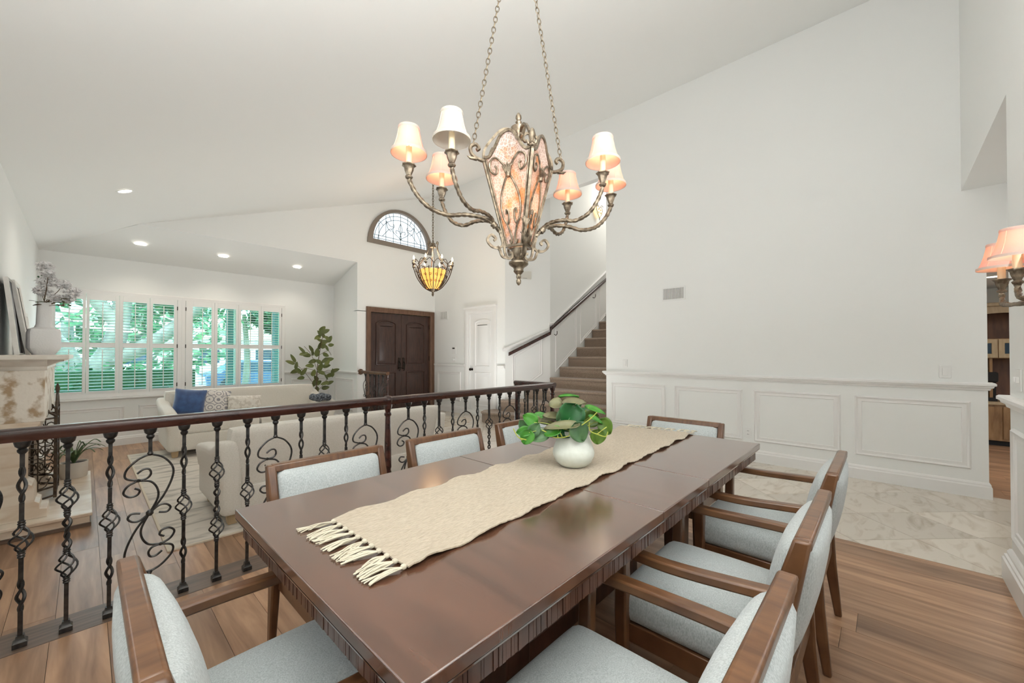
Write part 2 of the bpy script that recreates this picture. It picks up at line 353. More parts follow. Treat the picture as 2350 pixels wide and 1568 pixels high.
# left wall with an unseen hole added behind the side fill light
wl = MB().box(XL-T, XL, YB-T, .2, L, 6).box(XL-T, XL, .2, 2.4, L, 1.0).box(XL-T, XL, .2, 2.4, 2.6, 6).box(XL-T, XL, 2.4, YW+T, L, 6)
wallobj('wall_left', wl)
wr = MB().box(XL, .4, YB-T, YB, 0, 6).box(.4, 2.7, YB-T, YB, 0, .95).box(.4, 2.7, YB-T, YB, 2.55, 6).box(2.7, 3.5, YB-T, YB, 0, 6).box(3.5, 6, YB-T, YB, 2.7, 6)
wall_rear = wallobj('wall_rear', wr)
# window wall with two holes
W1, W2, WZ0, WZ1 = (-.38, 1.066), (1.119, 2.623), .63, 2.18
ww = MB().box(XL, W1[0], YW, YW+T, L-.2, 3.2).box(W1[1], W2[0], YW, YW+T, L-.2, 3.2).box(W2[1], XB+T, YW, YW+T, L-.2, 3.2)
for a, b in (W1, W2): ww.box(a, b, YW, YW+T, L-.2, WZ0).box(a, b, YW, YW+T, WZ1, 3.2)
wall_window = wallobj('wall_window', ww)
wallobj('wall_bay_side', MB().box(XB, XB+T, YD+T, YW, L-.2, 3.2))
# door wall: above the bay and around the front door and fanlight
FX0, FX1, FZ0, FR = 3.83, 5.31, 3.50, .74
FCX = (FX0+FX1)/2
dw = MB().box(.3, XB, YD, YD+T, 3.036, 6)
dw.box(XB, 3.88, YD, YD+T, L-.2, 2.1).box(5.30, XC+T, YD, YD+T, L-.2, 2.1).box(XB, XC+T, YD, YD+T, 2.09, FZ0)
pl = [(XB, FZ0), (FX0, FZ0)]+[(FCX-.74*math.cos(t*PI/24), FZ0+.78*math.sin(t*PI/24)) for t in range(25)]+[(XC+T, FZ0), (XC+T, 6), (XB, 6)]
dw.prism(pl, lambda u, v, t: (u, t, v), YD, YD+T)
wall_door = wallobj('wall_door', dw)
# closet wall, angled stair wall, stair wall
cw = MB().box(XC, XC+T, 6.28, YD, 0, 6).box(XC, XC+T, 5.25, 5.56, 0, 6).box(XC, XC+T, 5.56, 6.28, 2.09, 6)
wall_closet = wallobj('wall_closet', cw)
AX0, AY0, AX1, AY1 = XC, 5.25, 6.2, 4.78
al = math.hypot(AX1-AX0, AY1-AY0); ad = ((AX1-AX0)/al, (AY1-AY0)/al); an = (ad[1], -ad[0])   # normal towards the room
PA = lambda u, v, t: (AX0+ad[0]*u+an[0]*t, AY0+ad[1]*u+an[1]*t, v)
wall_angled = wallobj('wall_angled', MB().prism([(0, 0), (al, 0), (al, 6), (0, 6)], PA, -.1, 0))
wall_stair = wallobj('wall_stair', MB().box(6.2, 10, 4.78, 4.9, 0, 6))
wallobj('wall_landing', MB().box(10, 10.1, 2.9, 4.9, 0, 6))
# right wall with wainscot; header over the stair opening
rw = MB().box(XR, XR+.11, -.64, 3.05, 0, 6).box(XR+.11, 10, 2.93, 3.05, 0, 6).box(XR, XR+.11, YB-2, -.64, 2.16, 2.75).box(XR, XR+.11, YB, -.64, 2.7, 6)
wall_right = wallobj('wall_right', rw)
wallobj('wall_header', MB().box(XR, XR+.11, 3.05, 5.25, 3.93, 6).box(XR, XC, 5.25, 5.36, 4.0, 6))
wall_near = wallobj('wall_near', MB().box(3.38, 3.5, YB-1.6, YB-T, 0, 2.75))
# ceilings
def plate(pts, t=.1): n = len(pts); return MB().add([p for p in pts]+[(x, y, z+t) for x, y, z in pts], [tuple(range(n)), tuple(range(2*n-1, n-1, -1))]+[(i, n+i, n+(i+1) % n, (i+1) % n) for i in range(n)])
wallobj('ceiling_main', plate([(XL-.1, YB-.1, cz(XL-.1)), (XL-.1, YW+.08, cz(XL-.1)), (XL, YW, 2.70), (.50, YD, cz(.50)), (XC+.1, YD, cz(XC+.1)), (XC+.1, YB-.1, cz(XC+.1))]), 'ceil')
ceiling_bay = wallobj('ceiling_bay', plate([(XL-.05, YW, 2.70), (XB+.1, YW, 2.70), (XB+.1, YD+.02, 3.036), (.50, YD+.02, 3.036)]), 'ceil')
wallobj('ceiling_stairwell', MB().box(XR+.11, 10.1, 2.9, 5.4, 5.4, 5.5), 'ceil')
wallobj('ceiling_hall', MB().box(3.38, XR+.11, YB-1.7, YB-T, 2.70, 2.8), 'ceil')
wallobj('ceiling_kitchen', MB().box(XR+.11, 9, -3, 1.0, 2.2, 2.3), 'ceil')
wallobj('wall_kitchen', MB().box(8.95, 9.05, -3, 1, -.05, 2.3).box(XR+.11, 9, -3.1, -3, -.05, 2.3).box(XR+.11, 9, 1.0, 1.1, -.05, 2.3).box(3.38, XR+.11, YB-1.8, YB-1.6, 0, 2.8))
# ---- floors: planks and tiles, each a piece
floor_d = struct(MB().box(XL, 3.556, YB, 2.88, -.2, -.012).obj('floor', 'gap', smooth=0))
floor_l = struct(MB().box(XL, XB+.02, 2.86, YW, L-.1, L-.012).obj('floor_living', 'gap', smooth=0))
floor_t = struct(MB().box(3.55, 10, YB-1.7, YD, -.2, -.010).obj('floor_hall', 'grout', smooth=0))
def plank_mesh(w2, l2): return MB().box(-w2/2+.0008, w2/2-.0008, -l2/2+.0008, l2/2-.0008, -.012, 0).mesh('plank', 'plank', 0)
PW = .1766; PM = {}
def planks(parent, x0, x1, y0, y1, z):
    rng = random.Random(3); x = x0; r = 0
    while x < x1-.01:
        w2 = min(PW, x1-x); y = y0-rng.uniform(0, 1.1)
        while y < y1-.02:
            l2 = rng.choice((1.05, 1.3, 1.55)); a = max(y, y0); b = min(y+l2, y1)
            if b-a > .05:
                key = (round(w2, 3), round(b-a, 2)); 
                if key not in PM: PM[key] = plank_mesh(w2, b-a)
                inst(PM[key], 'plank', parent, (x+w2/2, (a+b)/2, z))
            y += l2
        x += w2
planks(floor_d, XL+.001, 3.5, YB, 2.66, 0)
planks(floor_l, XL+.001, XB, 2.885, YW, L)
kf = struct(MB().box(XR+.03, 9, -3, .9, -.2, -.012).obj('floor_kitchen', 'gap', smooth=0)); planks(kf, XR+.06, 8.95, -1.9, -.3, -.001)
# tiles at 45 degrees, clipped to the hall and foyer
def clip(poly, a, b, c):                      # keep a*x+b*y<=c
    out = []
    for i in range(len(poly)):
        p, q = poly[i], poly[(i+1) % len(poly)]; dp = a*p[0]+b*p[1]-c; dq = a*q[0]+b*q[1]-c
        if dp <= 0: out.append(p)
        if dp*dq < 0: t = dp/(dp-dq); out.append((p[0]+(q[0]-p[0])*t, p[1]+(q[1]-p[1])*t))
    return out
tn = 0; g = .44; s2 = math.sqrt(.5)
for i in range(-16, 16):
    for j in range(-10, 18):
        u0 = 2.38+g*i; v0 = 2.62+g*j; e = .0018
        q = [((u+v)*s2, (v-u)*s2) for u, v in ((u0+e, v0+e), (u0+g-e, v0+e), (u0+g-e, v0+g-e), (u0+e, v0+g-e))]
        for a, b, c in ((-1, 0, -3.503), (1, 0, 5.42), (0, -1, 1.9), (0, 1, YD)): q = clip(q, a, b, c) if q else q
        if q: # only tiles of hall x>3.56, and behind the railing x>3.6
            if max(p[1] for p in q) > 2.6: q = clip(q, -1, 0, -3.6)
        if len(q) < 3 or tn > 290: continue
        ar = abs(sum(q[k][0]*q[(k+1) % len(q)][1]-q[(k+1) % len(q)][0]*q[k][1] for k in range(len(q))))/2
        if ar < .0006: continue
        cx = sum(p[0] for p in q)/len(q); cy = sum(p[1] for p in q)/len(q)
        MB().prism([(p[0]-cx, p[1]-cy) for p in q], lambda u, v, t: (u, v, t), -.010, 0).obj('tile', 'tile', floor_t, 0, loc=(cx, cy, 0)); tn += 1
mo = MB().prism([(.62*math.cos(t*PI/24), .62*math.sin(t*PI/24)) for t in range(48)], lambda u, v, t: (u, v, t), -.004, .0012).obj('floor_medallion', mat('marble_mosaic', (.40, .28, .18), .25, c2=(.74, .66, .54), nscale=5, lo=.0, hi=.06, ntype='voronoi'), floor_t, 0, loc=(4.5, 6.1, 0))
# step edge between dining and living
struct(MB().box(XL, 3.6, 2.66, 2.87, -.012, .001).obj('trim_1', 'shoe', smooth=0, bevel=.004))
struct(MB().box(XL, 3.6, 2.85, 2.868, L, -.012).box(3.6, 3.615, 2.85, YD, L, -.001).obj('trim_2', 'trim', smooth=0))

# ---- mouldings
RAIL = [(0, -.045), (.012, -.045), (.016, -.03), (.03, -.022), (.034, -.008), (.045, -.004), (.045, .012), (.036, .02), (0, .02)]
BASE = [(0, 0), (.018, 0), (.018, .10), (.012, .112), (.012, .122), (.006, .135), (0, .14)]
CROWNED = RAIL
def run(name, path, prof, out, m='trim', parent=None):
    o = MB().sweep(path, prof, out).obj(name, m, parent, 18); return o if parent else struct(o)
N = 'trim_%d'
zr = .98
run('trim_3', [(XR+.11, -.64, zr), (XR, -.64, zr), (XR, 3.05, zr), (XR+.11, 3.05, zr)], RAIL, [(0, -1), (-1, -1), (-1, 1), (0, 1)])
run('baseboard_right', [(XR+.11, -.64, 0), (XR, -.64, 0), (XR, 3.05, 0), (XR+.11, 3.05, 0)], BASE, [(0, -1), (-1, -1), (-1, 1), (0, 1)])
run('trim_4', [(0, YB, zr+.02), (3.5, YB, zr+.02), (3.5, YB-1.4, zr+.02)], RAIL, [(0, 1), (1, 1), (1, 0)])
run('baseboard_rear', [(0, YB, 0), (3.5, YB, 0), (3.5, YB-1.4, 0)], [(0, 0), (.034, 0), (.034, .115), (.026, .12), (.026, .135), (.017, .14), (.017, .155), (.008, .172), (0, .176)], [(0, 1), (1, 1), (1, 0)])
zc = 1.015
run('trim_5', [(XC, 6.41, zc), (XC, YD, zc)], RAIL, [(-1, 0), (-1, 0)])
run('trim_6', [(XC, 5.25, zc), (XC, 5.43, zc)], RAIL, [(-1, 0), (-1, 0)])
run('baseboard_closet', [(XC, 6.41, 0), (XC, YD, 0)], BASE, [(-1, 0), (-1, 0)])
run('trim_7', [(3.78, YD, .89), (XB, YD, .89), (XB, YW, .89), (2.64, YW, .89)], RAIL, [(0, -1), (-1, -1), (-1, -1), (0, -1)])
run('baseboard_window', [(3.78, YD, L), (XB, YD, L), (XB, YW, L), (XL, YW, L), (XL, 6.5, L)], BASE, [(0, -1), (-1, -1), (-1, -1), (1, -1), (1, 0)])
run('baseboard_left', [(XL, YB, 0), (XL, 2.66, 0)], BASE, [(1, 0), (1, 0)])
run('baseboard_hearth', [(XL, 2.9, L), (XL, 4.73, L)], BASE, [(1, 0), (1, 0)])
# sloping rails up the stair walls
sl = [(-.06, zc+.335), (.02, 1.36), (al-.02, 1.74)]
run('trim_8', [PA(-.05, 1.345, 0), PA(.03, 1.36, 0), PA(al-.04, 1.73, 0), PA(al-.03, 1.845, 0), PA(al, 1.845, 0), (6.25, 4.78, 1.845), (9.4, 4.78, 3.87)], RAIL,
    [an, an, an, an, (an[0]*.5, -1), (0, -1), (0, -1)])
PR = [(0, 0), (.004, .010), (.012, .016), (.022, .010), (.026, .004), (.045, .004), (.052, .007), (.058, .0)]
def panel(parent, poly, P): return MB().mould(poly, PR, P).obj('panel_moulding', 'trim', parent, 50)
rect = lambda a, b, c, d: [(a, c), (b, c), (b, d), (a, d)]
PX = lambda x, s: (lambda u, v, t: (x+s*t, u, v)); PY = lambda y, s: (lambda u, v, t: (u, y+s*t, v))
for a, b in ((2.16, 2.963), (1.243, 2.04), (.345, 1.124), (-.54, .236)): panel(wall_right, rect(a, b, .238, .832), PX(XR, -1))
for a, b in ((2.55, 3.42), (1.55, 2.40), (.55, 1.40)): panel(wall_rear, rect(a, b, .25, .85), PY(YB, 1))
panel(wall_closet, rect(6.55, 7.36, .25, .87), PX(XC, -1))
panel(wall_angled, [(.14, .45), (al-.16, .86), (al-.16, 1.58), (.14, 1.22)], PA)
for a, b in ((6.36, 7.1), (7.24, 7.9), (8.03, 8.7)):
    q = lambda x: 1.845+(x-6.25)*.643
    panel(wall_stair, [(a, q(a)-1.02), (b, q(b)-1.02), (b, q(b)-.17), (a, q(a)-.17)], PY(4.78, -1))
for a, b in ((-.30, .42), (.58, 1.28), (1.45, 2.5), (2.78, 3.5)): panel(wall_window, rect(a, b, .13, .45 if b < 2.7 else .76), PY(YW, -1))
panel(wall_window, rect(7.62, 8.42, .13, .76), PX(XB, -1))
# stucco corner trims of openings
run('trim_9', [(XR+.01, 3.05, 0), (XR+.01, 3.05, 3.93)], [(0, 0), (.004, 0), (.004, .004)], [(0, 1), (0, 1)])

# ================================================================== windows with shutters
LV = MB().prism([(-.032, 0), (-.016, .0045), (.016, .0045), (.032, 0), (.016, -.0045), (-.016, -.0045)], lambda u, v, t: (t, u, v), -.5, .5).mesh('louver', 'trim', 30)
def shutter_window(name, X0, X1, openings):
    w3 = struct(MB().mould(rect(X0-.035, X1+.035, WZ0-.035, WZ1+.02), [(0, 0), (0, .03), (.012, .038), (.06, .03), (.06, -.08)], PY(YW, -1)).obj(name, 'trim', smooth=40))
    MB().box(X0-.05, X1+.05, YW-.05, YW, WZ0-.06, WZ0-.03).obj('window_sill', 'trim', w3, bevel=.004)
    MB().box(X0, X1, YW+.09, YW+.095, WZ0, WZ1).obj('pane', 'glass', w3, 0)
    fr = MB()
    for xm in (X0+.02, (X0+X1)/2, X1-.02): fr.box(xm-.022, xm+.022, YW+.075, YW+.115, WZ0, WZ1)
    fr.box(X0, X1, YW+.075, YW+.115, WZ0, WZ0+.04).box(X0, X1, YW+.075, YW+.115, WZ1-.04, WZ1).obj('window_frame', 'trim', w3)
    n = len(openings)
    for i, (a, b) in enumerate(openings):
        l = X0+.028 if i == 0 else (openings[i-1][1]+a)/2+.0015; r = X1-.028 if i == n-1 else (b+openings[i+1][0])/2-.0015
        f = MB(); y0, y1 = YW-.028, YW+.002
        f.box(l, a, y0, y1, .64, 2.165).box(b, r, y0, y1, .64, 2.165).box(a, b, y0, y1, 2.05, 2.165).box(a, b, y0, y1, 1.345, 1.42).box(a, b, y0, y1, .64, .702)
        p = f.obj('shutter_panel', 'trim', w3, 0, bevel=.002)
        for z0, z1 in ((1.42, 2.05), (.702, 1.345)):
            m = 14; st = (z1-z0)/m
            for k in range(m): inst(LV, 'louver', p, ((a+b)/2, YW-.013, z0+st*(k+.5)), (math.radians(4), 0, 0), (b-a-.002, 1, 1))
            MB().box((a+b)/2-.005, (a+b)/2+.005, YW-.052, YW-.044, z0+.02, z1-.03).obj('tilt_rod', 'trim', p)
        if i in (0, n-1):
            xh = l if i == 0 else r
            for zz in (.75, 1.38, 2.0): MB().lathe([(.006, -.03), (.006, .03)], 8, (xh, YW-.034, zz)).obj('hinge', 'bronze', p)
    return w3
shutter_window('window_1', *W1, [(-.29, -.028), (.042, .311), (.397, .665), (.737, .995)])
shutter_window('window_2', *W2, [(1.24, 1.496), (1.583, 1.853), (1.933, 2.21), (2.289, 2.555)])
# added unseen window surrounds, closed by a panel behind the fill lights
for nm, fn in (('fill_surround_rear', PY(YB, 1)), ('fill_surround_side', PX(XL, 1))):
    a, b, c, d2 = (.4, 2.7, .95, 2.55) if nm == 'fill_surround_rear' else (.2, 2.4, 1.0, 2.6)
    struct(MB().mould(rect(a-.08, b+.08, c-.08, d2+.08), [(0, 0), (0, .02), (.07, .02), (.08, 0)], fn).prism(rect(a, b, c, d2), fn, -.03, -.005).obj(nm, 'trim', smooth=40))
# fanlight
fl_in = [(FCX-.66*math.cos(t*PI/28), FZ0+.06+.66*math.sin(t*PI/28)) for t in range(29)]
fl_out = [(FCX-.775*math.cos(t*PI/28), FZ0-.03+.81*math.sin(t*PI/28)) for t in range(29)]
fan = MB()
n9 = len(fl_in); vs = []
for h2 in (-.035, 0):
    vs += [(u, YD+h2, v) for u, v in fl_out]
for h2 in (-.035, .10):
    vs += [(u, YD+h2, v) for u, v in fl_in]
fs = []
for i in range(n9):
    j = (i+1) % n9
    fs += [(n9+i, n9+j, j, i), (i, j, 2*n9+j, 2*n9+i), (2*n9+i, 2*n9+j, 3*n9+j, 3*n9+i)]
fan.add(vs, fs); fanw = struct(fan.obj('window_3', 'taupe', smooth=40))
MB().prism(fl_in, lambda u, v, t: (u, t, v), YD+.05, YD+.056).obj('pane', 'frost', fanw, 0)
ld = MB(); yl = YD+.044; F3 = lambda pts: [(FCX+a, yl, FZ0+.06+b) for a, b in pts]
def lead(pts, r=.005, n=5): ld.tube(F3(smooth_path([(a, b, 0) for a, b in pts], n) and [(p.x, p.y) for p in smooth_path([(a, b, 0) for a, b in pts], n)]), r, 5)
for rr in (.60, .52): lead([(rr*math.cos(t*PI/16), rr*math.sin(t*PI/16)) for t in range(17)], n=2)
for zz in (.05, .11): lead([(-.64, zz), (.64, zz)], n=1)
for xx in (-.5, -.34, -.17, 0, .17, .34, .5): lead([(xx, 0), (xx, math.sqrt(max(0, .655**2-xx*xx)))], n=1)
for a in (40, 65, 115, 140): lead([(.52*math.cos(math.radians(a)), .52*math.sin(math.radians(a))), (.655*math.cos(math.radians(a)), .655*math.sin(math.radians(a)))], n=1)
for s in (-1, 1):
    lead([(0, .11), (s*.05, .16), (s*.17, .24), (s*.20, .30), (s*.15, .36), (s*.17, .42)])
    lead([(0, .22), (s*.03, .28), (s*.10, .30), (s*.11, .25), (s*.08, .24)])
    lead([(s*.20, .30), (s*.27, .28), (s*.36, .18), (s*.42, .11)])
    lead([(s*.17, .36), (s*.25, .36), (s*.33, .44), (s*.3, .30), (s*.22, .25)])
    lead([(0, .22), (s*.04, .34), (0, .46)]); lead([(0, .22), (s*.02, .16), (0, .11)])
ld.obj('leading', 'lead', fanw, 60)

# ================================================================== doors
d1 = struct(MB().mould([(3.78, 0), (3.78, 2.19), (5.395, 2.19), (5.395, 0)][::-1], [(0, 0), (0, .03), (.02, .04), (.085, .03), (.10, .015), (.10, -.08)], PY(YD, -1)).obj('door_1', 'casing', smooth=40))
def arch_panel(a, b, c, d2, rise=.07):
    return [(a, c), (b, c), (b, d2-rise)]+[(b-(b-a)*t/12, d2-rise+rise*math.sin(PI*t/12)**.75) for t in range(1, 12)]+[(a, d2-rise)]
DP = [(0, 0), (.004, .018), (.018, .022), (.034, -.008), (.052, -.010), (.10, .014)]
for k, (a, b) in enumerate(((3.885, 4.583), (4.587, 5.29))):
    lf = MB().box(a, b, YD+.035, YD+.075, .01, 2.085).obj('door_leaf', 'doorwood', d1, bevel=.002)
    o = .12
    MB().mould(arch_panel(a+o, b-o, 1.03, 1.95), DP, PY(YD+.035, -1), True).obj('raised_panel', 'doorwood', lf, 40)
    MB().mould(rect(a+o, b-o, .16, .88), DP, PY(YD+.035, -1), True).obj('raised_panel', 'doorwood', lf, 40)
    hx = 4.535 if k == 0 else 4.64
    h = MB().box(hx-.024, hx+.024, YD+.022, YD+.035, .93, 1.165).lathe([(.024, -.006), (.024, .006)], 12, (hx, YD+.028, 1.165))
    if k == 0: h.tube([(hx, YD+.02, .96), (hx, YD-.03, .96), (hx-.03, YD-.045, .962), (hx+.07, YD-.045, .955)], .009, 8).lathe([(.014, -.004), (.014, .01)], 12, (hx, YD+.015, 1.10))
    h.tube(smooth_path([(hx, YD+.02, 1.08), (hx, YD-.025, 1.05), (hx, YD-.03, .99), (hx, YD-.01, .92), (hx, YD+.02, .90)]), .008, 8)
    h.obj('handle', 'bronze', lf)
    for zz in (.35, 1.15, 1.85): MB().lathe([(.008, -.05), (.008, .05)], 8, (a-.003 if k == 0 else b+.003, YD+.03, zz)).obj('hinge', 'bronze', lf)
d2_ = struct(MB().mould([(5.47, 0), (6.41, 0), (6.41, 2.19), (5.47, 2.19)], [(0, 0), (0, .025), (.02, .035), (.09, .02), (.10, .008), (.125, .008), (.125, -.06)], PX(XC, -1)).obj('door_2', 'trim', smooth=40))
MB().sweep([(XC, 5.46, 2.17), (XC, 6.42, 2.17)], [(0, 0), (.03, 0), (.05, .03), (.05, .045), (0, .045)], [(-1, 0), (-1, 0)]).obj('door_head', 'trim', d2_)
lf = MB().box(XC+.03, XC+.065, 5.58, 6.285, .012, 2.085).obj('door_leaf', 'trim', d2_)
for q in (arch_panel(5.68, 6.14, .99, 1.95, .05), rect(5.68, 6.14, .2, .88)): MB().mould(q, [(a, b*.7) for a, b in DP], PX(XC+.03, -1), True).obj('raised_panel', 'trim', lf, 40)
MB().lathe([(.026, 0), (.026, .008), (.011, .012), (.011, .035), (.026, .045), (.030, .058), (.022, .072), (.0, .075)], 16).xf(Matrix.Translation((XC+.03, 6.22, .935)) @ Matrix.Rotation(-PI/2, 4, 'Y')).obj('door_knob', 'bronze', lf)
for zz in (.28, .98, 1.85): MB().lathe([(.008, -.05), (.008, .05)], 8, (XC+.015, 5.575, zz)).obj('hinge', 'bronze', lf)

# ================================================================== staircase
st = thing('staircase', 'carpeted brown staircase rising beside the white wainscoted wall', 'stairs', (5.3, 3.1, 0))
rise = .199
fronts = {1: [(5.40, 5.5), (5.15, 5.52), (5.0, 5.44), (4.94, 5.3), (4.97, 5.15), (5.45, 3.06)],
          2: [(5.42, 5.28), (5.3, 5.26), (5.24, 5.18), (5.26, 5.05), (5.71, 3.06)],
          3: [(5.76, 5.045), (5.74, 4.98), (6.02, 3.06)]}
def inroom(p): return (p[0]-5.3, p[1]-3.1)
for n in range(1, 14):
    if n in fronts:
        fr = fronts[n]; poly = fr+[(6.6, 3.06), (6.6, 4.76), (6.2, 4.77), (5.41, 5.24)]
        if n == 3: poly = fr+[(6.6, 3.06), (6.6, 4.76), (6.2, 4.77)]
    else:
        x = 6.2+.303*(n-4); poly = [(x, 4.775), (x, 3.06), (x+.55, 3.06), (x+.55, 4.775)]
        if n == 4: poly = [(6.19, 4.775), (6.215, 3.06), (x+.55, 3.06), (x+.55, 4.775)]
    poly = [inroom(p) for p in poly]; cx = sum(p[0] for p in poly)/len(poly); cy = sum(p[1] for p in poly)/len(poly)
    b = MB().prism(poly, lambda u, v, t: (u, v, t), rise*(n-1), rise*n-.045)
    b.obj('riser', 'carpet', st, 30)
    k = .028; nf = len(fronts[n]) if n in fronts else 2
    pp = []
    for i, (a, c) in enumerate(poly):
        pp.append((a-k, c) if i < nf else (a, c))
    if n in (1, 2): pp[1] = (poly[1][0]-.01, poly[1][1]+k)
    MB().prism(pp, lambda u, v, t: (u, v, t), rise*n-.045, rise*n).obj('tread', 'carpet', st, 50, bevel=.018)
# wall handrail
hr = thing('stair_handrail', 'dark mahogany handrail climbing the stair wall with a kink', 'handrail', (6.2, 4.78, 1.2))
o6 = Vector((6.2, 4.78, 1.2))
pa = [Vector(PA(u, v, .07))-o6 for u, v in ((.05, 1.245), (al-.02, 1.655))]
pb = [pa[1], pa[1]+Vector((.03, .015, .09)), Vector((9.3, 4.71, 1.78+(9.3-6.36)*.62))-o6]
PRF = [(-.022, -.03), (.022, -.03), (.026, -.008), (.02, .012), (.026, .022), (.016, .034), (-.016, .034), (-.026, .022), (-.02, .012), (-.026, -.008)]
hp = MB().sweep([pa[0], pa[1]], PRF, [an, an]).sweep([pb[0], pb[1]], PRF, [an, (0, -1)]).sweep([pb[1], pb[2]], PRF, [(0, -1), (0, -1)])
hp.obj('rail', 'rail', hr, 40)
for x, zz in ((6.33, 1.70), (7.75, 2.58), (9.0, 3.36)):
    MB().tube(smooth_path([Vector((x, 4.78, zz-.06))-o6, Vector((x, 4.74, zz-.08))-o6, Vector((x, 4.71, zz-.05))-o6, Vector((x, 4.71, zz+.0))-o6]), .007, 8).obj('bracket', 'bronze', hr)

# ================================================================== railings
def twist_mesh():                            # plain bar parts by type; z from 0 to .875
    R = .0072
    def rod(mb, z0, z1): mb.bars([(0, 0, z0), (0, 0, z1)], [(R, R), (R, R)])
    def collar(mb, z): mb.lathe([(.008, -.016), (.0125, -.011), (.010, -.005), (.0135, 0), (.010, .005), (.0125, .011), (.008, .016)], 10, (0, 0, z))
    def ribbon(mb, z, l=.15, r=.011):
        for q in range(2):
            pts = []; rr = []
            for i in range(17):
                t = i/16; b = math.sin(PI*t)**.7*r; a = q*PI+t*PI*2.2; pts.append((b*math.cos(a), b*math.sin(a), z-l/2+l*t)); rr.append(.0062)
            mb.tube(pts, rr, 6)
    def basket(mb, z, l=.115, r=.034):
        for q in range(4):
            pts = []
            for i in range(13):
                t = i/12; b = math.sin(PI*t)**.9*r; a = q*PI/2+t*PI*1.15; pts.append((b*math.cos(a), b*math.sin(a), z-l/2+l*t))
            mb.tube(pts, .0042, 5)
        collar(mb, z+l/2+.008); collar(mb, z-l/2-.008)
    def ends(mb):
        mb.lathe([(.009, -.055), (.016, -.045), (.016, -.036), (.012, -.032), (.022, -.022), (.026, -.006), (.026, 0)], 12, (0, 0, .875))
        mb.bars([(0, 0, .002), (0, 0, .022), (0, 0, .03), (0, 0, .048)], [(.021, .021), (.021, .021), (.014, .014), (.0115, .0115)])
    out = {}
    a = MB(); rod(a, .04, .15); ribbon(a, .215, .14); rod(a, .28, .39); basket(a, .455); rod(a, .52, .61); ribbon(a, .69, .155); rod(a, .765, .85); ends(a); out['A'] = a.mesh('baluster', 'iron', 40)
    a = MB(); rod(a, .04, .23); basket(a, .295); ribbon(a, .395, .10); ribbon(a, .49, .10); basket(a, .60); rod(a, .66, .85); ends(a); out['B'] = a.mesh('baluster', 'iron', 40)
    a = MB(); rod(a, .04, .16); rod(a, .74, .85); ends(a)
    for sg in (1, -1):
        c = lambda pts, r=.0052: a.tube([(p.x*sg, 0, .45+p.y*sg) for p in smooth_path([(q[0], q[1], 0) for q in pts], 6)], r, 6, up=(0, 1, 0))
        c([(0, .295), (-.045, .275), (-.086, .23), (-.088, .19), (-.043, .17), (.003, .156), (.028, .116), (.03, .067), (0, 0)])
        c([(0, .295), (.05, .27), (.087, .215), (.085, .155), (.05, .07), (0, 0)])
        c([(-.043, .17), (-.012, .175), (.003, .195), (-.003, .219), (-.025, .222), (-.048, .205)])
        c([(-.043, .17), (-.08, .152), (-.096, .12), (-.076, .097), (-.048, .10), (-.038, .12), (-.056, .135)])
        c([(0, 0), (.035, .028), (.062, .028), (.08, .008), (.066, -.012), (.035, -.006)])
        a.lathe([(.004, -.008), (.010, -.004), (.010, .004), (.004, .008)], 8, (-.043*sg, 0, .45+.17*sg)); a.lathe([(.008, -.01), (.013, 0), (.008, .01)], 10, (0, 0, .45+.298*sg))
    a.lathe([(.008, -.014), (.015, -.006), (.015, .006), (.008, .014)], 10, (0, 0, .45)); out['S'] = a.mesh('baluster', 'iron', 50)
    return out
BAL = twist_mesh()
NEW = MB().lathe([(.030, 0), (.030, .02), (.022, .05), (.030, .07), (.033, .30), (.030, .36), (.022, .39), (.027, .41), (.026, .44), (.0235, .60), (.019, .76), (.018, .785), (.026, .795), (.026, .808), (.018, .816), (.022, .835), (.029, .855), (.030, .875)], 20).mesh('newel_post', 'rail', 40)
HP = [(-.022, -.028), (.022, -.028), (.024, -.016), (.031, -.008), (.033, .006), (.029, .02), (.016, .028), (-.016, .028), (-.029, .02), (-.033, .006), (-.031, -.008), (-.024, -.016)]
RY = 2.712
rl = thing('balustrade', 'long dark wooden handrail on wrought iron balusters between dining area and living area', 'railing', (1.5, RY, 0))
q0 = lambda x, y, z: (x-1.5, y-RY, z)
MB().sweep([q0(XL+.002, RY, .904), q0(3.556, RY, .904)], HP, [(0, 1), (0, 1)]).obj('handrail', 'rail', rl, 40)
MB().sweep([q0(3.556, RY-.03, .904), q0(3.556, 3.27, .904)], HP, [(1, 0), (1, 0)]).obj('handrail', 'rail', rl, 40)
MB().lathe([(.030, -.028), (.036, -.008), (.038, .006), (.033, .02), (.02, .031), (0, .033)], 16, q0(1.545, RY, .906)).obj('rail_fitting', 'rail', rl)
for x, y in ((1.545, RY), (3.556, RY), (3.556, 3.25)): inst(NEW, 'newel_post', rl, q0(x, y, .001))
seq = [(-.325, 'S'), (-.18, 'A'), (-.049, 'B'), (.087, 'A'), (.229, 'S'), (.362, 'A'), (.505, 'B'), (.65, 'A'), (.795, 'S'), (.941, 'A'), (1.085, 'B'), (1.23, 'A'), (1.37, 'S'),
       (1.72, 'S'), (1.868, 'A'), (2.013, 'B'), (2.155, 'A'), (2.30, 'S'), (2.44, 'A'), (2.585, 'B'), (2.725, 'A'), (2.864, 'S'), (3.0, 'A'), (3.135, 'B'), (3.285, 'A'), (3.435, 'S')]
for x, t in seq: inst(BAL[t], 'baluster', rl, q0(x, RY, .001))
for y, t in ((2.84, 'A'), (2.98, 'B'), (3.12, 'A')): inst(BAL[t], 'baluster', rl, q0(3.556, y, .001), (0, 0, PI/2))
fr2 = thing('foyer_railing', 'short wooden railing with iron balusters in front of the dark front door', 'railing', (3.66, 6.95, 0))
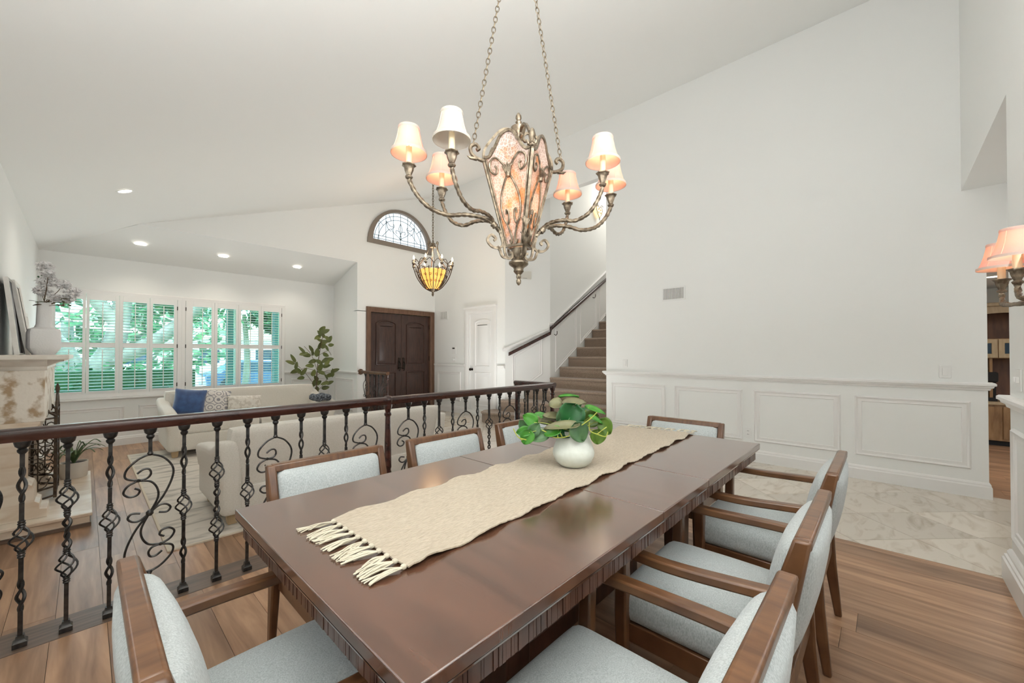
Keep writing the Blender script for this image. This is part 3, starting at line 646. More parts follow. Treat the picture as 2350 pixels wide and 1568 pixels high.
MB().sweep([(0, -.52, .904), (0, .50, .904)], HP, [(1, 0), (1, 0)]).obj('handrail', 'walnut', fr2, 40)
MB().lathe([(.052, -.02), (.058, 0), (.052, .02), (.03, .028), (0, .03)], 18).xf(Matrix.Translation((0, .5, .904)) @ Matrix.Rotation(PI/2, 4, 'X')).obj('rosette', 'walnut', fr2)
inst(NEW, 'newel_post', fr2, (0, -.5, .001))
for y, t in ((-.36, 'S'), (-.2, 'A'), (-.04, 'B'), (.12, 'A'), (.3, 'S')): inst(BAL[t], 'baluster', fr2, (0, y, .001), (0, 0, PI/2))

# ================================================================== dining table
tb = thing('dining_table', 'long dark mahogany extension dining table with reeded apron', 'table', (1.435, 1.003, 0))
tx0, tx1, ty0, ty1 = .326-1.435, 2.53-1.435, .507-1.003, 1.502-1.003
s1, s2_ = 1.232-1.435, 1.664-1.435
for nm, a, b in (('tabletop', tx0, s1), ('table_leaf', s1, s2_), ('tabletop', s2_, tx1)):
    MB().box(a+.0007, b-.0007, ty0, ty1, .732, .76).obj(nm, 'table', tb, bevel=.003)
cv = [(0, 0), (.0, -.005), (.012, -.010), (.016, -.02)]
MB().mould(rect(tx0+.001, tx1-.001, ty0+.001, ty1-.001), [(0, .732), (.002, .726), (.014, .722), (.017, .712), (.03, .712)], lambda u, v, t: (u, v, t)).obj('edge_moulding', 'table', tb, 50)
ap = MB(); rg = random.Random(5)
ax0, ax1, ay0, ay1 = tx0+.02, tx1-.02, ty0+.02, ty1-.02
ap.box(ax0, ax1, ay0, ay0+.018, .672, .725).box(ax0, ax1, ay1-.018, ay1, .672, .725).box(ax0, ax0+.018, ay0, ay1, .672, .725).box(ax1-.018, ax1, ay0, ay1, .672, .725)
def reeds(a0, a1, f):
    a = a0
    while a < a1:
        wd = rg.choice((.007, .010, .014, .022)); f(a, min(a+wd-.0015, a1), rg.uniform(.0004, .0026)); a += wd
reeds(ax0, ax1, lambda a, b, t: ap.box(a, b, ay0-t, ay0, .673, .716)); reeds(ax0, ax1, lambda a, b, t: ap.box(a, b, ay1, ay1+t, .673, .716))
reeds(ay0, ay1, lambda a, b, t: ap.box(ax0-t, ax0, a, b, .673, .716)); reeds(ay0, ay1, lambda a, b, t: ap.box(ax1, ax1+t, a, b, .673, .716))
ap.obj('apron', 'apron', tb, 0)
for sx in (-1, 1):
    for sy in (-1, 1):
        MB().bars([(sx*.62, sy*.22, .05), (sx*.62, sy*.22, .70)], [(.042, .042), (.05, .05)]).obj('leg', 'apron', tb, bevel=.004)
    MB().bars([(sx*.62, 0, .001), (sx*.62, 0, .05)], [(.06, .33), (.055, .32)]).obj('foot', 'apron', tb, bevel=.006)
MB().box(-.58, .58, -.03, .03, .10, .18).obj('stretcher', 'apron', tb, bevel=.004)

# ================================================================== dining chairs
def make_chair(label):
    t = thing('dining_chair', label, 'chair', group='dining chairs around the table')
    MB().rbox((0, .015, .415), (.475, .47, .125), .045, 12, dome=.022).obj('seat', 'fabric', t, 60)
    MB().box(-.225, .225, .205, .23, .30, .362).box(-.225, .225, -.235, -.21, .30, .362).box(-.235, -.21, -.22, .22, .30, .362).box(.21, .235, -.22, .22, .30, .362).obj('seat_frame', 'walnut', t, bevel=.003)
    lean = lambda z: -.205-.065*max(0, (z-.43)/.35)
    for s in (-1, 1):
        x = s*.243
        MB().bars([(x, -.255, 0), (x, -.225, .25), (x, -.207, .44), (x, -.222, .56), (x, lean(.70), .70), (x, lean(.79)-.004, .788)],
                  [(.013, .014), (.016, .024), (.017, .034), (.0175, .033), (.0175, .025), (.0175, .019)]).obj('leg', 'walnut', t, 50, bevel=.007)
        MB().bars([(x*1.0, .212, 0), (x*1.0, .216, .40), (x*1.02, .212, .602)], [(.013, .014), (.0195, .021), (.019, .019)]).obj('leg', 'walnut', t, 50, bevel=.006)
        pts = smooth_path([(x*1.0, -.235, .628), (x*1.06, -.12, .622), (x*1.10, .05, .612), (x*1.07, .20, .612), (x*1.03, .268, .614)], 4)
        MB().tube(pts, .0235, 4, flat=(.88, 1.2), up=(0, 0, 1)).obj('arm', 'walnut', t, 50, bevel=.006)
    MB().bars([(0, lean(.79), .757), (0, lean(.79)-.004, .79)], [(.243, .021), (.243, .019)]).obj('top_rail', 'walnut', t, bevel=.007)
    def fn(p, h):
        z = p[2]; y = p[1]
        sw = (1-(p[0]/h[0])**2)**.6 if abs(p[0]) < h[0] else 0
        vz = max(0, 1-(z/h[2])**2)**.5
        if y > 0: y *= .75+.85*sw*vz
        else: y *= .72+.62*sw*vz
        return (p[0], y-.065*((z+.595-.43)/.35)-.205+0, z)
    MB().rbox((0, 0, .595), (.452, .085, .335), .03, 12, fn=fn).obj('backrest', 'fabric', t, 60)
    return t
c0 = make_chair('')
L_OK = {}
spots = [(.775, 1.60, PI, 'grey linen dining chair on the railing side nearest the left table corner'),
         (1.44, 1.60, PI, 'middle grey linen dining chair on the railing side, backed by the middle newel post'),
         (2.11, 1.60, PI, 'grey linen dining chair on the railing side, half hidden behind the leafy vase'),
         (2.62, 1.045, PI/2, 'grey linen dining chair at the far head of the table before the wainscot'),
         (.345, 1.01, -PI/2, 'grey linen armchair at the near head of the table, cut by the bottom left edge'),
         (.765, .43, 0, 'nearest grey linen armchair of the right row, cut by the bottom edge'),
         (1.47, .43, 0, 'middle grey linen armchair of the three in the right row'),
         (2.225, .43, 0, 'farthest grey linen armchair of the right row, beside the travertine floor')]
for i, (x, y, r, lb) in enumerate(spots):
    if i == 0: c0.location = (x, y, 0); c0.rotation_euler = (0, 0, r); c0['label'] = lb
    else: dup(c0, (x, y, 0), r, lb)

# ================================================================== runner, vase, foliage
def ru(u, v):                                # u 0..1 along, v 0..1 across
    a = Vector((.503, .787)).lerp(Vector((2.556, .862)), u); b = Vector((.498, 1.186)).lerp(Vector((2.47, 1.288)), u); return a.lerp(b, v)
rn = MB(); NU, NV = 150, 24; vs = []; rg = random.Random(2)
edge = [rg.uniform(-.006, .006) for _ in range(NU+1)]; edge2 = [rg.uniform(-.006, .006) for _ in range(NU+1)]
for lay in (0, 1):
    for i in range(NU+1):
        for j in range(NV+1):
            u, v = i/NU, j/NV; p = ru(u, v)
            e = math.sin(u*47)*.004+edge[i]*.5 if v < .5 else math.sin(u*53+1)*.004+edge2[i]*.5
            k = abs(2*v-1)**6; p.y += e*k
            wz = .0045*k*(1+math.sin(u*61+v*5))+.0012*math.sin(u*110+v*9)*math.sin(v*31)+.0012
            vs.append((p.x-1.5, p.y-1.0, wz+(.0045 if lay else .0006)))
W_ = NV+1; K = (NU+1)*W_; fs = []
for i in range(NU):
    for j in range(NV):
        a = i*W_+j; fs += [(a+K, a+K+W_, a+K+W_+1, a+K+1), (a, a+1, a+W_+1, a+W_)]
for i in range(NU): fs += [(i*W_, i*W_+W_, K+i*W_+W_, K+i*W_), (i*W_+NV, K+i*W_+NV, K+i*W_+W_+NV, i*W_+W_+NV)]
for j in range(NV): fs += [(j, K+j, K+j+1, j+1), (NU*W_+j, NU*W_+j+1, K+NU*W_+j+1, K+NU*W_+j)]
rt = thing('table_runner', 'cream woven table runner with knotted fringe lying along the dark table', 'table runner', (1.5, 1.0, .761))
rn.add(vs, fs).obj('cloth', 'runner', rt, 60)
for end in (0, 1):
    nt_ = 11
    for k in range(nt_):
        p = ru(end, (k+.4)/nt_); dx = -1 if end == 0 else 1; b = MB(); x, y = p.x-1.5, p.y-1.0
        b.rbox((x+dx*.006, y, .007), (.013, .014, .011), .005, 4)
        ang = rg.uniform(-.35, .35)
        for q in range(17):
            a2 = ang+rg.uniform(-.24, .24); ll = rg.uniform(.05, .085); yo = rg.uniform(-.004, .004)
            pts = [(x+dx*.012, y+yo, .007), (x+dx*(.012+ll*.5), y+yo+math.sin(a2)*ll*.5+rg.uniform(-.006, .006), rg.uniform(.003, .012)), (x+dx*(.012+ll), y+yo+math.sin(a2)*ll, .0025)]
            b.tube(smooth_path(pts, 3), .0017, 5)
        b.obj('tassel', 'tassel', rt, 60)
VX, VY, VZ = 1.45, .992, .7690
VP = [(.045, 0), (.058, .003), (.075, .018), (.087, .042), (.090, .058), (.086, .075), (.078, .098), (.068, .125), (.061, .147), (.060, .152), (.056, .152), (.056, .145), (.063, .12), (.08, .06), (.05, .01), (0, .008)]
tag(MB().lathe(VP, 36, cap=False).obj('vase', 'vase', smooth=60, loc=(VX, VY, VZ)), 'squat pale green-white glazed vase standing on the cream runner', 'vase')
fo = thing('foliage_bunch', 'artificial bunch of broad round green leaves spilling out of the squat vase', 'plant', (VX, VY, VZ))
Rv = Vector((math.sin(yaw), -math.cos(yaw), 0)); Dv = Vector((math.cos(yaw), math.sin(yaw), 0)); U = Vector((0, 0, 1))
def leaf_mesh(mb, c, t, nrm, w, l, cup=.15, n=9):    # heart/round leaf: t = direction of tip, nrm = face normal
    t = Vector(t).normalized(); nrm = Vector(nrm); nrm = (nrm-t*nrm.dot(t)).normalized(); sd = t.cross(nrm)
    vs = []; fs = []; m = 7
    for i in range(n+1):
        s = i/n; hw = w/2*math.sin(PI*min(1, max(0, (s**.8)*.93+.07)))**.62 if 0 < s < 1 else .002
        for j in range(m):
            v = -1+2*j/(m-1); x = hw*v
            h = cup*w*(.4*v*v+.9*abs(v))-cup*l*.5*(2*s-1)**2+.02*w*math.sin(7*v+7*s)
            back = -.10*l*(abs(v)**1.5)*(1-s)**3
            vs.append(Vector(c)+t*((s-.5)*l+back)+sd*x+nrm*h)
    for i in range(n):
        for j in range(m-1): a = i*m+j; fs.append((a, a+1, a+m+1, a+m))
    mb.add(vs, fs)
LF = [ # (zoom x, zoom y, width, length, depth, tip angle deg, tilt (0 faces up, 1 faces viewer), material)
 (1170, 185, 150, 290, .03, 10, .12, 'A'), (900, 315, 200, 190, .0, 200, .55, 'C'), (1240, 285, 210, 330, -.02, 5, .35, 'C'), (1020, 330, 120, 200, .01, 160, .5, 'B'), (1150, 480, 360, 330, -.05, 250, .9, 'B'),
 (1010, 520, 190, 200, -.03, 230, .8, 'D'), (1630, 415, 110, 330, .0, -38, .5, 'A'), (1600, 560, 90, 260, -.04, -50, .5, 'A'), (1530, 600, 250, 260, .03, 200, .9, 'E'), (1400, 560, 180, 200, .05, 150, .8, 'B'),
 (1770, 700, 220, 260, -.02, -60, .85, 'E'), (1600, 840, 220, 210, -.06, -95, .9, 'E'), (1260, 745, 270, 290, -.085, -70, .8, 'D'), (430, 560, 200, 230, -.03, 140, .75, 'A'), (520, 610, 190, 230, .0, 20, .6, 'C'),
 (320, 660, 160, 190, -.03, 120, .8, 'D'), (320, 760, 150, 200, -.05, 190, .8, 'A'), (385, 850, 200, 210, -.06, 250, .9, 'A'), (530, 710, 180, 210, -.05, 60, .85, 'D'), (600, 835, 170, 270, -.06, 205, .8, 'D'),
 (640, 540, 130, 180, .03, 20, .6, 'A'), (830, 530, 170, 260, .0, 170, .4, 'C'), (790, 590, 150, 250, .01, 185, .35, 'C'), (950, 640, 170, 470, -.09, 195, .45, 'C'), (810, 740, 150, 240, -.09, 215, .6, 'A'),
 (900, 820, 150, 380, -.05, 180, .5, 'B'), (900, 730, 160, 260, .0, 180, .8, 'B'), (1330, 400, 150, 190, .05, 60, .6, 'D'), (1480, 470, 130, 200, .05, 30, .5, 'B'), (700, 650, 160, 220, .06, 170, .6, 'C'),
 (1650, 640, 160, 200, .05, -20, .7, 'B'), (1130, 650, 200, 220, .02, 270, .7, 'B'), (1040, 400, 180, 220, .06, 120, .6, 'D')]
kz = .000243
for (zx, zy, wd, ln, dp, an_, tl, mm) in LF:
    a = (zx-1225)*kz; c = (1390-zy)*kz; ctr = Rv*a+Dv*dp+U*c
    t = Rv*math.cos(math.radians(an_))+(U*tl-Dv*(1-tl)*.6)*math.sin(math.radians(an_))
    nrm = U*(1-tl)-Dv*(tl)+U*.15
    b = MB(); leaf_mesh(b, ctr, t, nrm, wd*kz*1.28, ln*kz*1.2, .14); o = b.obj('leaf', 'leaf'+mm, fo, 60)
    q = o.modifiers.new('thick', 'SOLIDIFY'); q.thickness = .0008
    base = Vector((rg.uniform(-.02, .02), rg.uniform(-.02, .02), .13)); st0 = ctr-t.normalized()*ln*kz*.45
    MB().tube(smooth_path([base+Vector((0, 0, -.09)), base, base.lerp(st0, .6)+U*.015, st0], 4), .0016, 5).obj('stem', 'sprig' if mm in 'AE' else 'leafD', fo, 60)
for pts in ([(150, 665), (200, 760), (250, 820), (370, 855)], [(250, 820), (300, 860)], [(1430, 560), (1440, 700), (1560, 760), (1700, 800), (1740, 720)], [(1560, 760), (1650, 690), (1720, 640)],
            [(780, 790), (890, 820), (1080, 790), (1095, 690)], [(930, 720), (970, 800)], [(890, 740), (900, 810)], [(1300, 610), (1450, 500), (1560, 390)], [(630, 690), (710, 725)]):
    P3 = [Rv*((x-1225)*kz)+Dv*(-.10)+U*((1390-y)*kz) for x, y in pts]
    MB().tube(smooth_path(P3, 5), .0022, 6).obj('sprig', 'sprig', fo, 60)

# ================================================================== chandelier
CX, CY = 1.37, 1.24
phi = yaw-PI/2+math.radians(19)               # world angle of the arm axis
ch = thing('chandelier', 'aged silver lantern chandelier with six shaded arms hanging over the table', 'chandelier', (CX, CY, 0), phi)
# local frame: +x = right cluster, +y = away; lantern corners on the axes
cor = lambda k, r: Vector((r*math.cos(k*PI/2), r*math.sin(k*PI/2), 0))
ZT, ZB, RT, RB = 2.125, 1.745, .168, .062
fr_ = MB()
for k in range(4):
    a, b = cor(k, RT), cor(k, RB); fr_.tube([a+U*ZT, b+U*ZB], .0085, 4)
    a2, b2 = cor(k+1, RT), cor(k+1, RB)
    fr_.tube([b+U*ZB, b2+U*ZB], .008, 4)
    crest = [a.lerp(a2, s)+U*(ZT+.012+h)+ (a+a2).normalized()*.0 for s, h in ((0, 0), (.12, -.004), (.24, .03), (.36, .078), (.5, .094), (.64, .078), (.76, .03), (.88, -.004), (1, 0))]
    fr_.tube(smooth_path(crest, 4), .0085, 4)
    MB_ = None
fr_.obj('lantern_frame', 'silver', ch, 40)
for k in range(4):
    a, b, a2, b2 = cor(k, RT-.006), cor(k, RB-.004), cor(k+1, RT-.006), cor(k+1, RB-.004)
    top = smooth_path([a.lerp(a2, s)+U*(ZT+.006+h) for s, h in ((0.01, 0), (.12, -.004), (.24, .03), (.36, .078), (.5, .094), (.64, .078), (.76, .03), (.88, -.004), (.99, 0))], 3)
    g = MB(); n = len(top); bot = [b.lerp(b2, i/(n-1))+U*ZB for i in range(n)]
    g.add(top+bot, [(i, i+1, n+i+1, n+i) for i in range(n-1)]); pane = g.obj('mica_panel', 'mica', ch, 0)
    q = pane.modifiers.new('t', 'SOLIDIFY'); q.thickness = .003
    # scrollwork on the face: P(s,t): s -1..1 across, t 0..1 up
    nrm = (a+a2).normalized()
    def PF(s, t, off=.008):
        c = (b.lerp(b2, .5)).lerp(a.lerp(a2, .5), t); hw = ((b2-b)/2).lerp((a2-a)/2, t); return c+hw*s+nrm*off+U*(ZB+(ZT-ZB)*t)
    sc = MB(); cc = lambda pts, r=.0048: sc.tube(smooth_path([PF(*p) for p in pts], 6), r, 6)
    for s in (-1, 1):
        cc([(s*.05, .78), (s*.25, .70), (s*.52, .56), (s*.66, .42), (s*.60, .30), (s*.38, .24), (s*.22, .30), (s*.22, .38), (s*.34, .40), (s*.38, .35)])
        cc([(s*.50, .27), (s*.28, .16), (s*.16, .06), (s*.30, .02), (s*.42, .06)])
        cc([(s*.08, .82), (s*.25, .92), (s*.52, .99), (s*.78, .95), (s*.82, .86), (s*.62, .81), (s*.52, .87), (s*.60, .90)])
    for s in (-1, 1): sc.tube([PF(s*.88, 0, .006), PF(s*.93, 1, .006)], .0034, 8, rope=90)
    sc.obj('scrollwork', 'silver', ch, 50)['kind'] = 'stuff'
    lfm = MB()
    for j in range(5):
        x = (j-2)*.09; lfm.tube([PF(x*.3, .78, .012), PF(x*.9, .86, .018), PF(x*1.5, .92-.02*abs(j-2), .010)], [.006, .007, .001], 6)
    lfm.lathe([(.012, -.012), (.014, 0), (.012, .012)], 8, PF(0, .785, .010)); lfm.obj('acanthus_ornament', 'silver', ch, 60)
    # crown scroll from the corner up to the centre, hook outside
    e = cor(k, 1).normalized(); ek = lambda r, z: e*r+U*z
    MB().tube(smooth_path([ek(RT, ZT), ek(.165, 2.17), ek(.13, 2.225), ek(.085, 2.275), ek(.045, 2.285), ek(.022, 2.265), ek(.03, 2.245), ek(.045, 2.25)], 5), .0075, 4, up=e.cross(U)).obj('crown_scroll', 'silver', ch, 50)
    if k in (0, 2):
        MB().tube(smooth_path([ek(RT-.005, ZT-.005), ek(.19, ZT), ek(.222, ZT+.018), ek(.228, ZT+.05), ek(.205, ZT+.065), ek(.19, ZT+.05), ek(.2, ZT+.04)], 5), .009, 6).tube([ek(.2, ZT), ek(.23, ZT+.0), ek(.245, ZT+.008)], [.01, .007, .001], 6).obj('hook', 'silver', ch, 50)
    else:
        b5 = MB().lathe([(.010, 0), (.018, .01), (.012, .03), (.016, .05), (.010, .075), (0, .085)], 10, tuple(ek(RT, ZT+.005)))
        for j in range(8): aa = j*PI/4; b5.tube([ek(RT, ZT+.012), ek(RT, ZT+.02)+Vector((math.cos(aa), math.sin(aa), 0))*.018, ek(RT, ZT+.035)+Vector((math.cos(aa), math.sin(aa), 0))*.022], [.005, .006, .001], 5)
        b5.obj('corner_finial', 'silver', ch, 60)
        b6 = MB()
        for zz, s6 in ((ZB+.02, 1), (ZB+.085, .9)):
            for j in range(-3, 4):
                b6.tube([ek(RB+.02, zz-.02), ek(RB+.035, zz+.015)+e.cross(U)*j*.006*s6, ek(RB+.03, zz+.04-.006*abs(j))+e.cross(U)*j*.009*s6], [.005, .005, .001], 5)
        b6.obj('acanthus_ornament', 'silver', ch, 60)
    # foot scrolls
    for (pts) in ([(RB, ZB+.09), (RB+.025, ZB+.06), (RB+.015, ZB+.01), (RB+.03, ZB-.01), (RB+.065, ZB-.008), (RB+.088, ZB+.02), (RB+.07, ZB+.045), (RB+.048, ZB+.03), (RB+.058, ZB+.02)],
                  [(RB+.012, ZB+.03), (RB+.005, ZB-.03), (RB-.01, ZB-.055), (RB-.028, ZB-.05), (RB-.03, ZB-.03), (RB-.015, ZB-.028)],
                  [(RB-.02, ZB-.055), (RB+.015, ZB-.05), (RB+.03, ZB-.02), (RB+.042, ZB-.005)]):
        MB().tube(smooth_path([ek(r, z) for r, z in pts], 5), .0075, 4, up=e.cross(U)).obj('foot_scroll', 'silver', ch, 50)
MB().lathe([(.022, 0), (.034, -.008), (.03, -.03), (.02, -.05), (.03, -.062), (.045, -.070), (.046, -.078), (.038, -.086), (.026, -.094), (.022, -.104), (.024, -.112), (.016, -.122), (.010, -.128), (.012, -.140), (.008, -.147), (.012, -.156), (.011, -.166), (.004, -.176), (0, -.178)], 20, (0, 0, ZB-.0), flute=(.04, 8)).obj('bottom_finial', 'silver', ch, 50)
MB().lathe([(.010, 2.22), (.014, 2.235), (.022, 2.255), (.034, 2.295), (.036, 2.302), (.016, 2.306), (.010, 2.316), (.015, 2.328), (.009, 2.336), (.014, 2.346), (.013, 2.358), (.004, 2.372), (0, 2.374)], 18).obj('top_finial', 'silver', ch, 50)
SH = [(.0745, 0), (.0745, .008), (.0690, .011), (.060, .032), (.052, .06), (.047, .085), (.0435, .103), (.0435, .112), (.0425, .113), (.0425, .103), (.046, .085), (.051, .06), (.059, .032), (.068, .011), (.0730, .001)]
def shade_parts(par, x, y, z, lit=True, s=1.0):   # x,y,z = top of the cup dish
    cup = MB().lathe([(.006, -.062), (.013, -.058), (.016, -.050), (.010, -.044), (.012, -.038), (.018, -.022), (.020, -.010), (.024, -.006), (.0285, -.003), (.0285, .001), (.012, .003)], 14, (x, y, z), flute=(.07, 7)).obj('candle_cup', 'silver', par, 50)
    MB().lathe([(.0125, 0), (.0125, .075), (.006, .077)], 14, (x, y, z+.002)).obj('candle_sleeve', 'cream', cup)
    MB().lathe([(.007, .076), (.012, .088), (.014, .10), (.009, .118), (.002, .13)], 12, (x, y, z+.002)).obj('bulb', 'bulb' if lit else 'bulboff', cup, 60)
    sd = MB().lathe(SH, 28, (x, y, z+.046), cap=False).obj('lamp_shade', 'shade' if lit else 'shadew', par, 50)
    for bp in ([(.0755, -.001), (.0765, .004), (.0755, .010), (.071, .0115)], [(.0445, .102), (.046, .108), (.0445, .114)]): MB().lathe(bp, 28, (x, y, z+.046), cap=False).obj('shade_binding', 'shadew', sd, 60)
    b = MB()
    for k in range(6): a = k*PI/3+.3; b.tube([(x+math.cos(a)*r*1.005, y+math.sin(a)*r*1.005, z+.046+h) for r, h in SH[2:7]], .0009, 4)
    b.obj('shade_seam', 'cream', sd, 60)
for side in (1, -1):
    for j, (da, rad) in enumerate(((0, .50), (28, .385), (-30, .385))):
        if side == 1 and da: da = 27 if da > 0 else -32
        if side == -1 and da: da = 26 if da > 0 else -32
        e = Vector((side*math.cos(math.radians(da)), side*math.sin(math.radians(da)), 0)); e0 = Vector((side, 0, 0)); k = rad/.5
        prof = [(.085, 1.80), (.115, 1.836), (.165, 1.862), (.25, 1.868), (.33, 1.858), (.41, 1.882), (.465, 1.935), (.495, 1.99)]
        pts = []
        for r, z in prof:
            t = min(1, max(0, (r-.1)/.25)); d = e0.lerp(e, t)
            if r < .12: pts.append(e0*r+U*z)
            else: pts.append(e0*.11+(e*rad-e0*.11)*((r-.11)/.39)+U*z)
        MB().tube(smooth_path(pts, 9), .0085 if j == 0 else .0078, 12, rope=55).obj('arm', 'silver', ch, 60)
        lit = not (side == -1 and da > 0)
        shade_parts(ch, pts[-1].x, pts[-1].y, 2.052, lit)
        if lit:
            wp = Matrix.Rotation(phi, 4, 'Z') @ Vector((pts[-1].x, pts[-1].y, 2.15)); lamp('chandelier_bulb', 'POINT', (CX+wp.x, CY+wp.y, 2.155), .45, (1, .74, .50), shadow_soft_size=.018)
    MB().lathe([(.013, -.012), (.016, -.006), (.013, 0), (.016, .006), (.013, .012)], 10).xf(Matrix.Translation((side*.118, 0, 1.835)) @ Matrix.Rotation(side*PI/4, 4, 'Y')).obj('arm_collar', 'silver', ch, 60)
for lx, lz in ((-.02, 2.03), (.015, 1.90)): lamp('lantern_bulb', 'POINT', (CX+lx, CY, lz), .6, (1, .80, .58), shadow_soft_size=.02)
ctop = cz(CX)
MB().lathe([(.0, -.06), (.03, -.055), (.045, -.03), (.065, -.012), (.07, 0)], 24, (0, 0, ctop)).obj('canopy', 'silver', ch)
link_me = MB(); lp = [(.0085*math.cos(t*2*PI/14), 0, .0155*math.sin(t*2*PI/14)) for t in range(14)]; link_me.tube(lp, .0021, 6, closed=True, up=(0, 1, 0)); link_me = link_me.mesh('chain_link', 'silver', 60)
for side in (-1, 1):
    a = Vector((side*.214, 0, ZT+.075)); b = Vector((side*.02, 0, ctop-.045)); n = int((b-a).length/.0255); d = (b-a).normalized(); q = d.to_track_quat('Z', 'Y')
    for i in range(n+1): o = inst(link_me, 'chain_link', ch, a.lerp(b, i/n)); o.rotation_mode = 'QUATERNION'; o.rotation_quaternion = q @ Matrix.Rotation((i % 2)*PI/2, 3, 'Z').to_quaternion()

# ================================================================== foyer pendant
d5 = 6.85; ang = yaw+math.atan((1175-993)/917); PXc, PYc = 6.98*math.cos(ang), 6.98*math.sin(ang)
pz = lambda y: H+(812.6-y)/917*d5
pn = thing('foyer_chandelier', 'bowl chandelier of scrolled iron with amber glass and candle bulbs in the foyer', 'chandelier', (PXc, PYc, 0))
MB().lathe([(.02, pz(640)-.25+.25-.0), (.10, pz(664)), (.19, pz(640)), (.225, pz(621)), (.215, pz(620)), (.18, pz(640)), (.09, pz(661)), (0, pz(663))][1:], 28, cap=False).obj('glass_bowl', 'amber', pn, 60)
bw = MB(); RW = [(.05, pz(668)), (.15, pz(660)), (.26, pz(640)), (.32, pz(618)), (.335, pz(610))]
for k in range(8):
    a = k*PI/4+.2; e = Vector((math.cos(a), math.sin(a), 0)); bw.tube(smooth_path([e*r+U*z for r, z in RW], 4), .008, 6)
    for q in (.33, .66):
        a3 = a+q*PI/4; e3 = Vector((math.cos(a3), math.sin(a3), 0)); bw.tube(smooth_path([e3*r*.93+U*(z+.01) for r, z in RW[:4]], 3), .005, 5)
    bw.tube(smooth_path([e*.33+U*pz(611), Vector((math.cos(a+.2), math.sin(a+.2), 0))*.35+U*pz(602), Vector((math.cos(a+.4), math.sin(a+.4), 0))*.31+U*pz(606), Vector((math.cos(a+.6), math.sin(a+.6), 0))*.35+U*pz(602), Vector((math.cos(a+PI/4), math.sin(a+PI/4), 0))*.33+U*pz(611)], 3), .006, 5)
    for lev, rr in ((0, .29), (1, .24), (2, .18)):
        for s in (-1, 1):
            ac = a+PI/8+s*.17; z0 = pz(622+lev*13); pts = []
            for t in range(9):
                th = t/8*2*PI*1.15; r4 = .032*(1-t/11)*(1-.15*lev); aa = ac+s*math.cos(th)*r4/rr; pts.append((math.cos(aa)*rr, math.sin(aa)*rr, z0+math.sin(th)*r4))
            bw.tube(pts, .0042, 4)
bw.obj('scroll_basket', 'screen', pn, 60)['kind'] = 'stuff'
MB().lathe([(.0, pz(681)), (.018, pz(678)), (.02, pz(674)), (.012, pz(671.5)), (.05, pz(668)), (.085, pz(664)), (.06, pz(663))], 16).obj('bottom_finial', 'silver', pn)
rb = MB()
for k in range(6):
    a = k*PI/3; e = Vector((math.cos(a), math.sin(a), 0)); rb.tube(smooth_path([e*.30+U*pz(612), e*.19+U*pz(597), e*.11+U*pz(580), e*.085+U*pz(566), e*.10+U*pz(558), e*.075+U*pz(555), e*.06+U*pz(560)], 4), .007, 6)
rb.lathe([(.05, 0), (.055, .03), (.03, .05), (.04, .07), (.01, .09)], 14, (0, 0, pz(568))).obj('suspension_ribs', 'silver', pn, 60)
for k in range(8):
    a = k*PI/4+.6; x, y = .345*math.cos(a), .345*math.sin(a); z = pz(611)
    c5 = MB().lathe([(.006, -.03), (.02, -.01), (.032, 0), (.01, .004)], 12, (x, y, z)).obj('candle_cup', 'screen', pn)
    MB().lathe([(.012, 0), (.012, .07)], 10, (x, y, z)).obj('candle_sleeve', 'cream', c5)
    MB().lathe([(.006, .07), (.015, .09), (.012, .11), (.003, .14)], 10, (x, y, z)).obj('flame_bulb', 'flame', c5)
za = pz(558); zb = cz(PXc)
cl = MB().tube([(.024*math.cos(t*2*PI/12)*.6, 0, .03*math.sin(t*2*PI/12)) for t in range(12)], .005, 5, closed=True, up=(0, 1, 0)).mesh('chain_link', 'silver', 60)
n = int((zb-za)/.047)
for i in range(n): inst(cl, 'chain_link', pn, (0, 0, za+.02+i*(zb-za-.04)/n), (0, 0, (i % 2)*PI/2))
MB().lathe([(.02, -.06), (.06, -.03), (.07, 0)], 18, (0, 0, zb)).obj('canopy', 'silver', pn)
lamp('foyer_bulbs', 'POINT', (PXc, PYc, pz(585)), 9, (1, .85, .65), shadow_soft_size=.15)

# ================================================================== wall sconces
sx = thing('wall_sconce', 'two-arm wall sconce with peach shades at the right edge', 'sconce', (2.35, YB, 1.55))
def sl_(x, y, z): return Vector((x-2.35, y-YB, z-1.55))
for (x, y, z) in ((2.76, -.375, 1.548), (2.47, -.375, 1.55)):
    p = sl_(x, y, z); shade_parts(sx, p.x, p.y, p.z+.03, True)
    lamp('sconce_bulb', 'POINT', (x, y, z+.13), .4, (1, .72, .42), shadow_soft_size=.018)
    m0 = sl_(2.35 if x > 2.4 else 2.35, -.47, 1.50)
    MB().tube(smooth_path([sl_(2.5 if x > 2.6 else 2.3, -.48, 1.47), sl_((x+2.35)/2, -.42, 1.455), sl_(x-.06, y, 1.462), sl_(x-.01, y, 1.49), p+Vector((0, 0, -.03))], 8), .0085, 12, rope=55).obj('arm', 'silver', sx, 60)
MB().bars([(sl_(2.4, -.49, 1.33)), (sl_(2.4, -.49, 1.62))], [(.05, .010), (.05, .010)]).obj('backplate', 'silver', sx, bevel=.008)
ss = thing('stair_sconce', 'small glowing heart-shaped iron sconce on the stair wall', 'sconce', (7.9, 4.78, 4.45))
hb = MB(); hp_ = [(0, -.13), (.09, -.03), (.125, .06), (.09, .12), (.03, .11), (0, .07), (-.03, .11), (-.09, .12), (-.125, .06), (-.09, -.03)]
hb.prism(hp_, lambda u, v, t: (u, t, v), -.09, -.02).obj('glass_shade', mat('sconce_glass', (.9, .7, .4), .4, emis=(1, .74, .40), estr=.8), ss, 40)
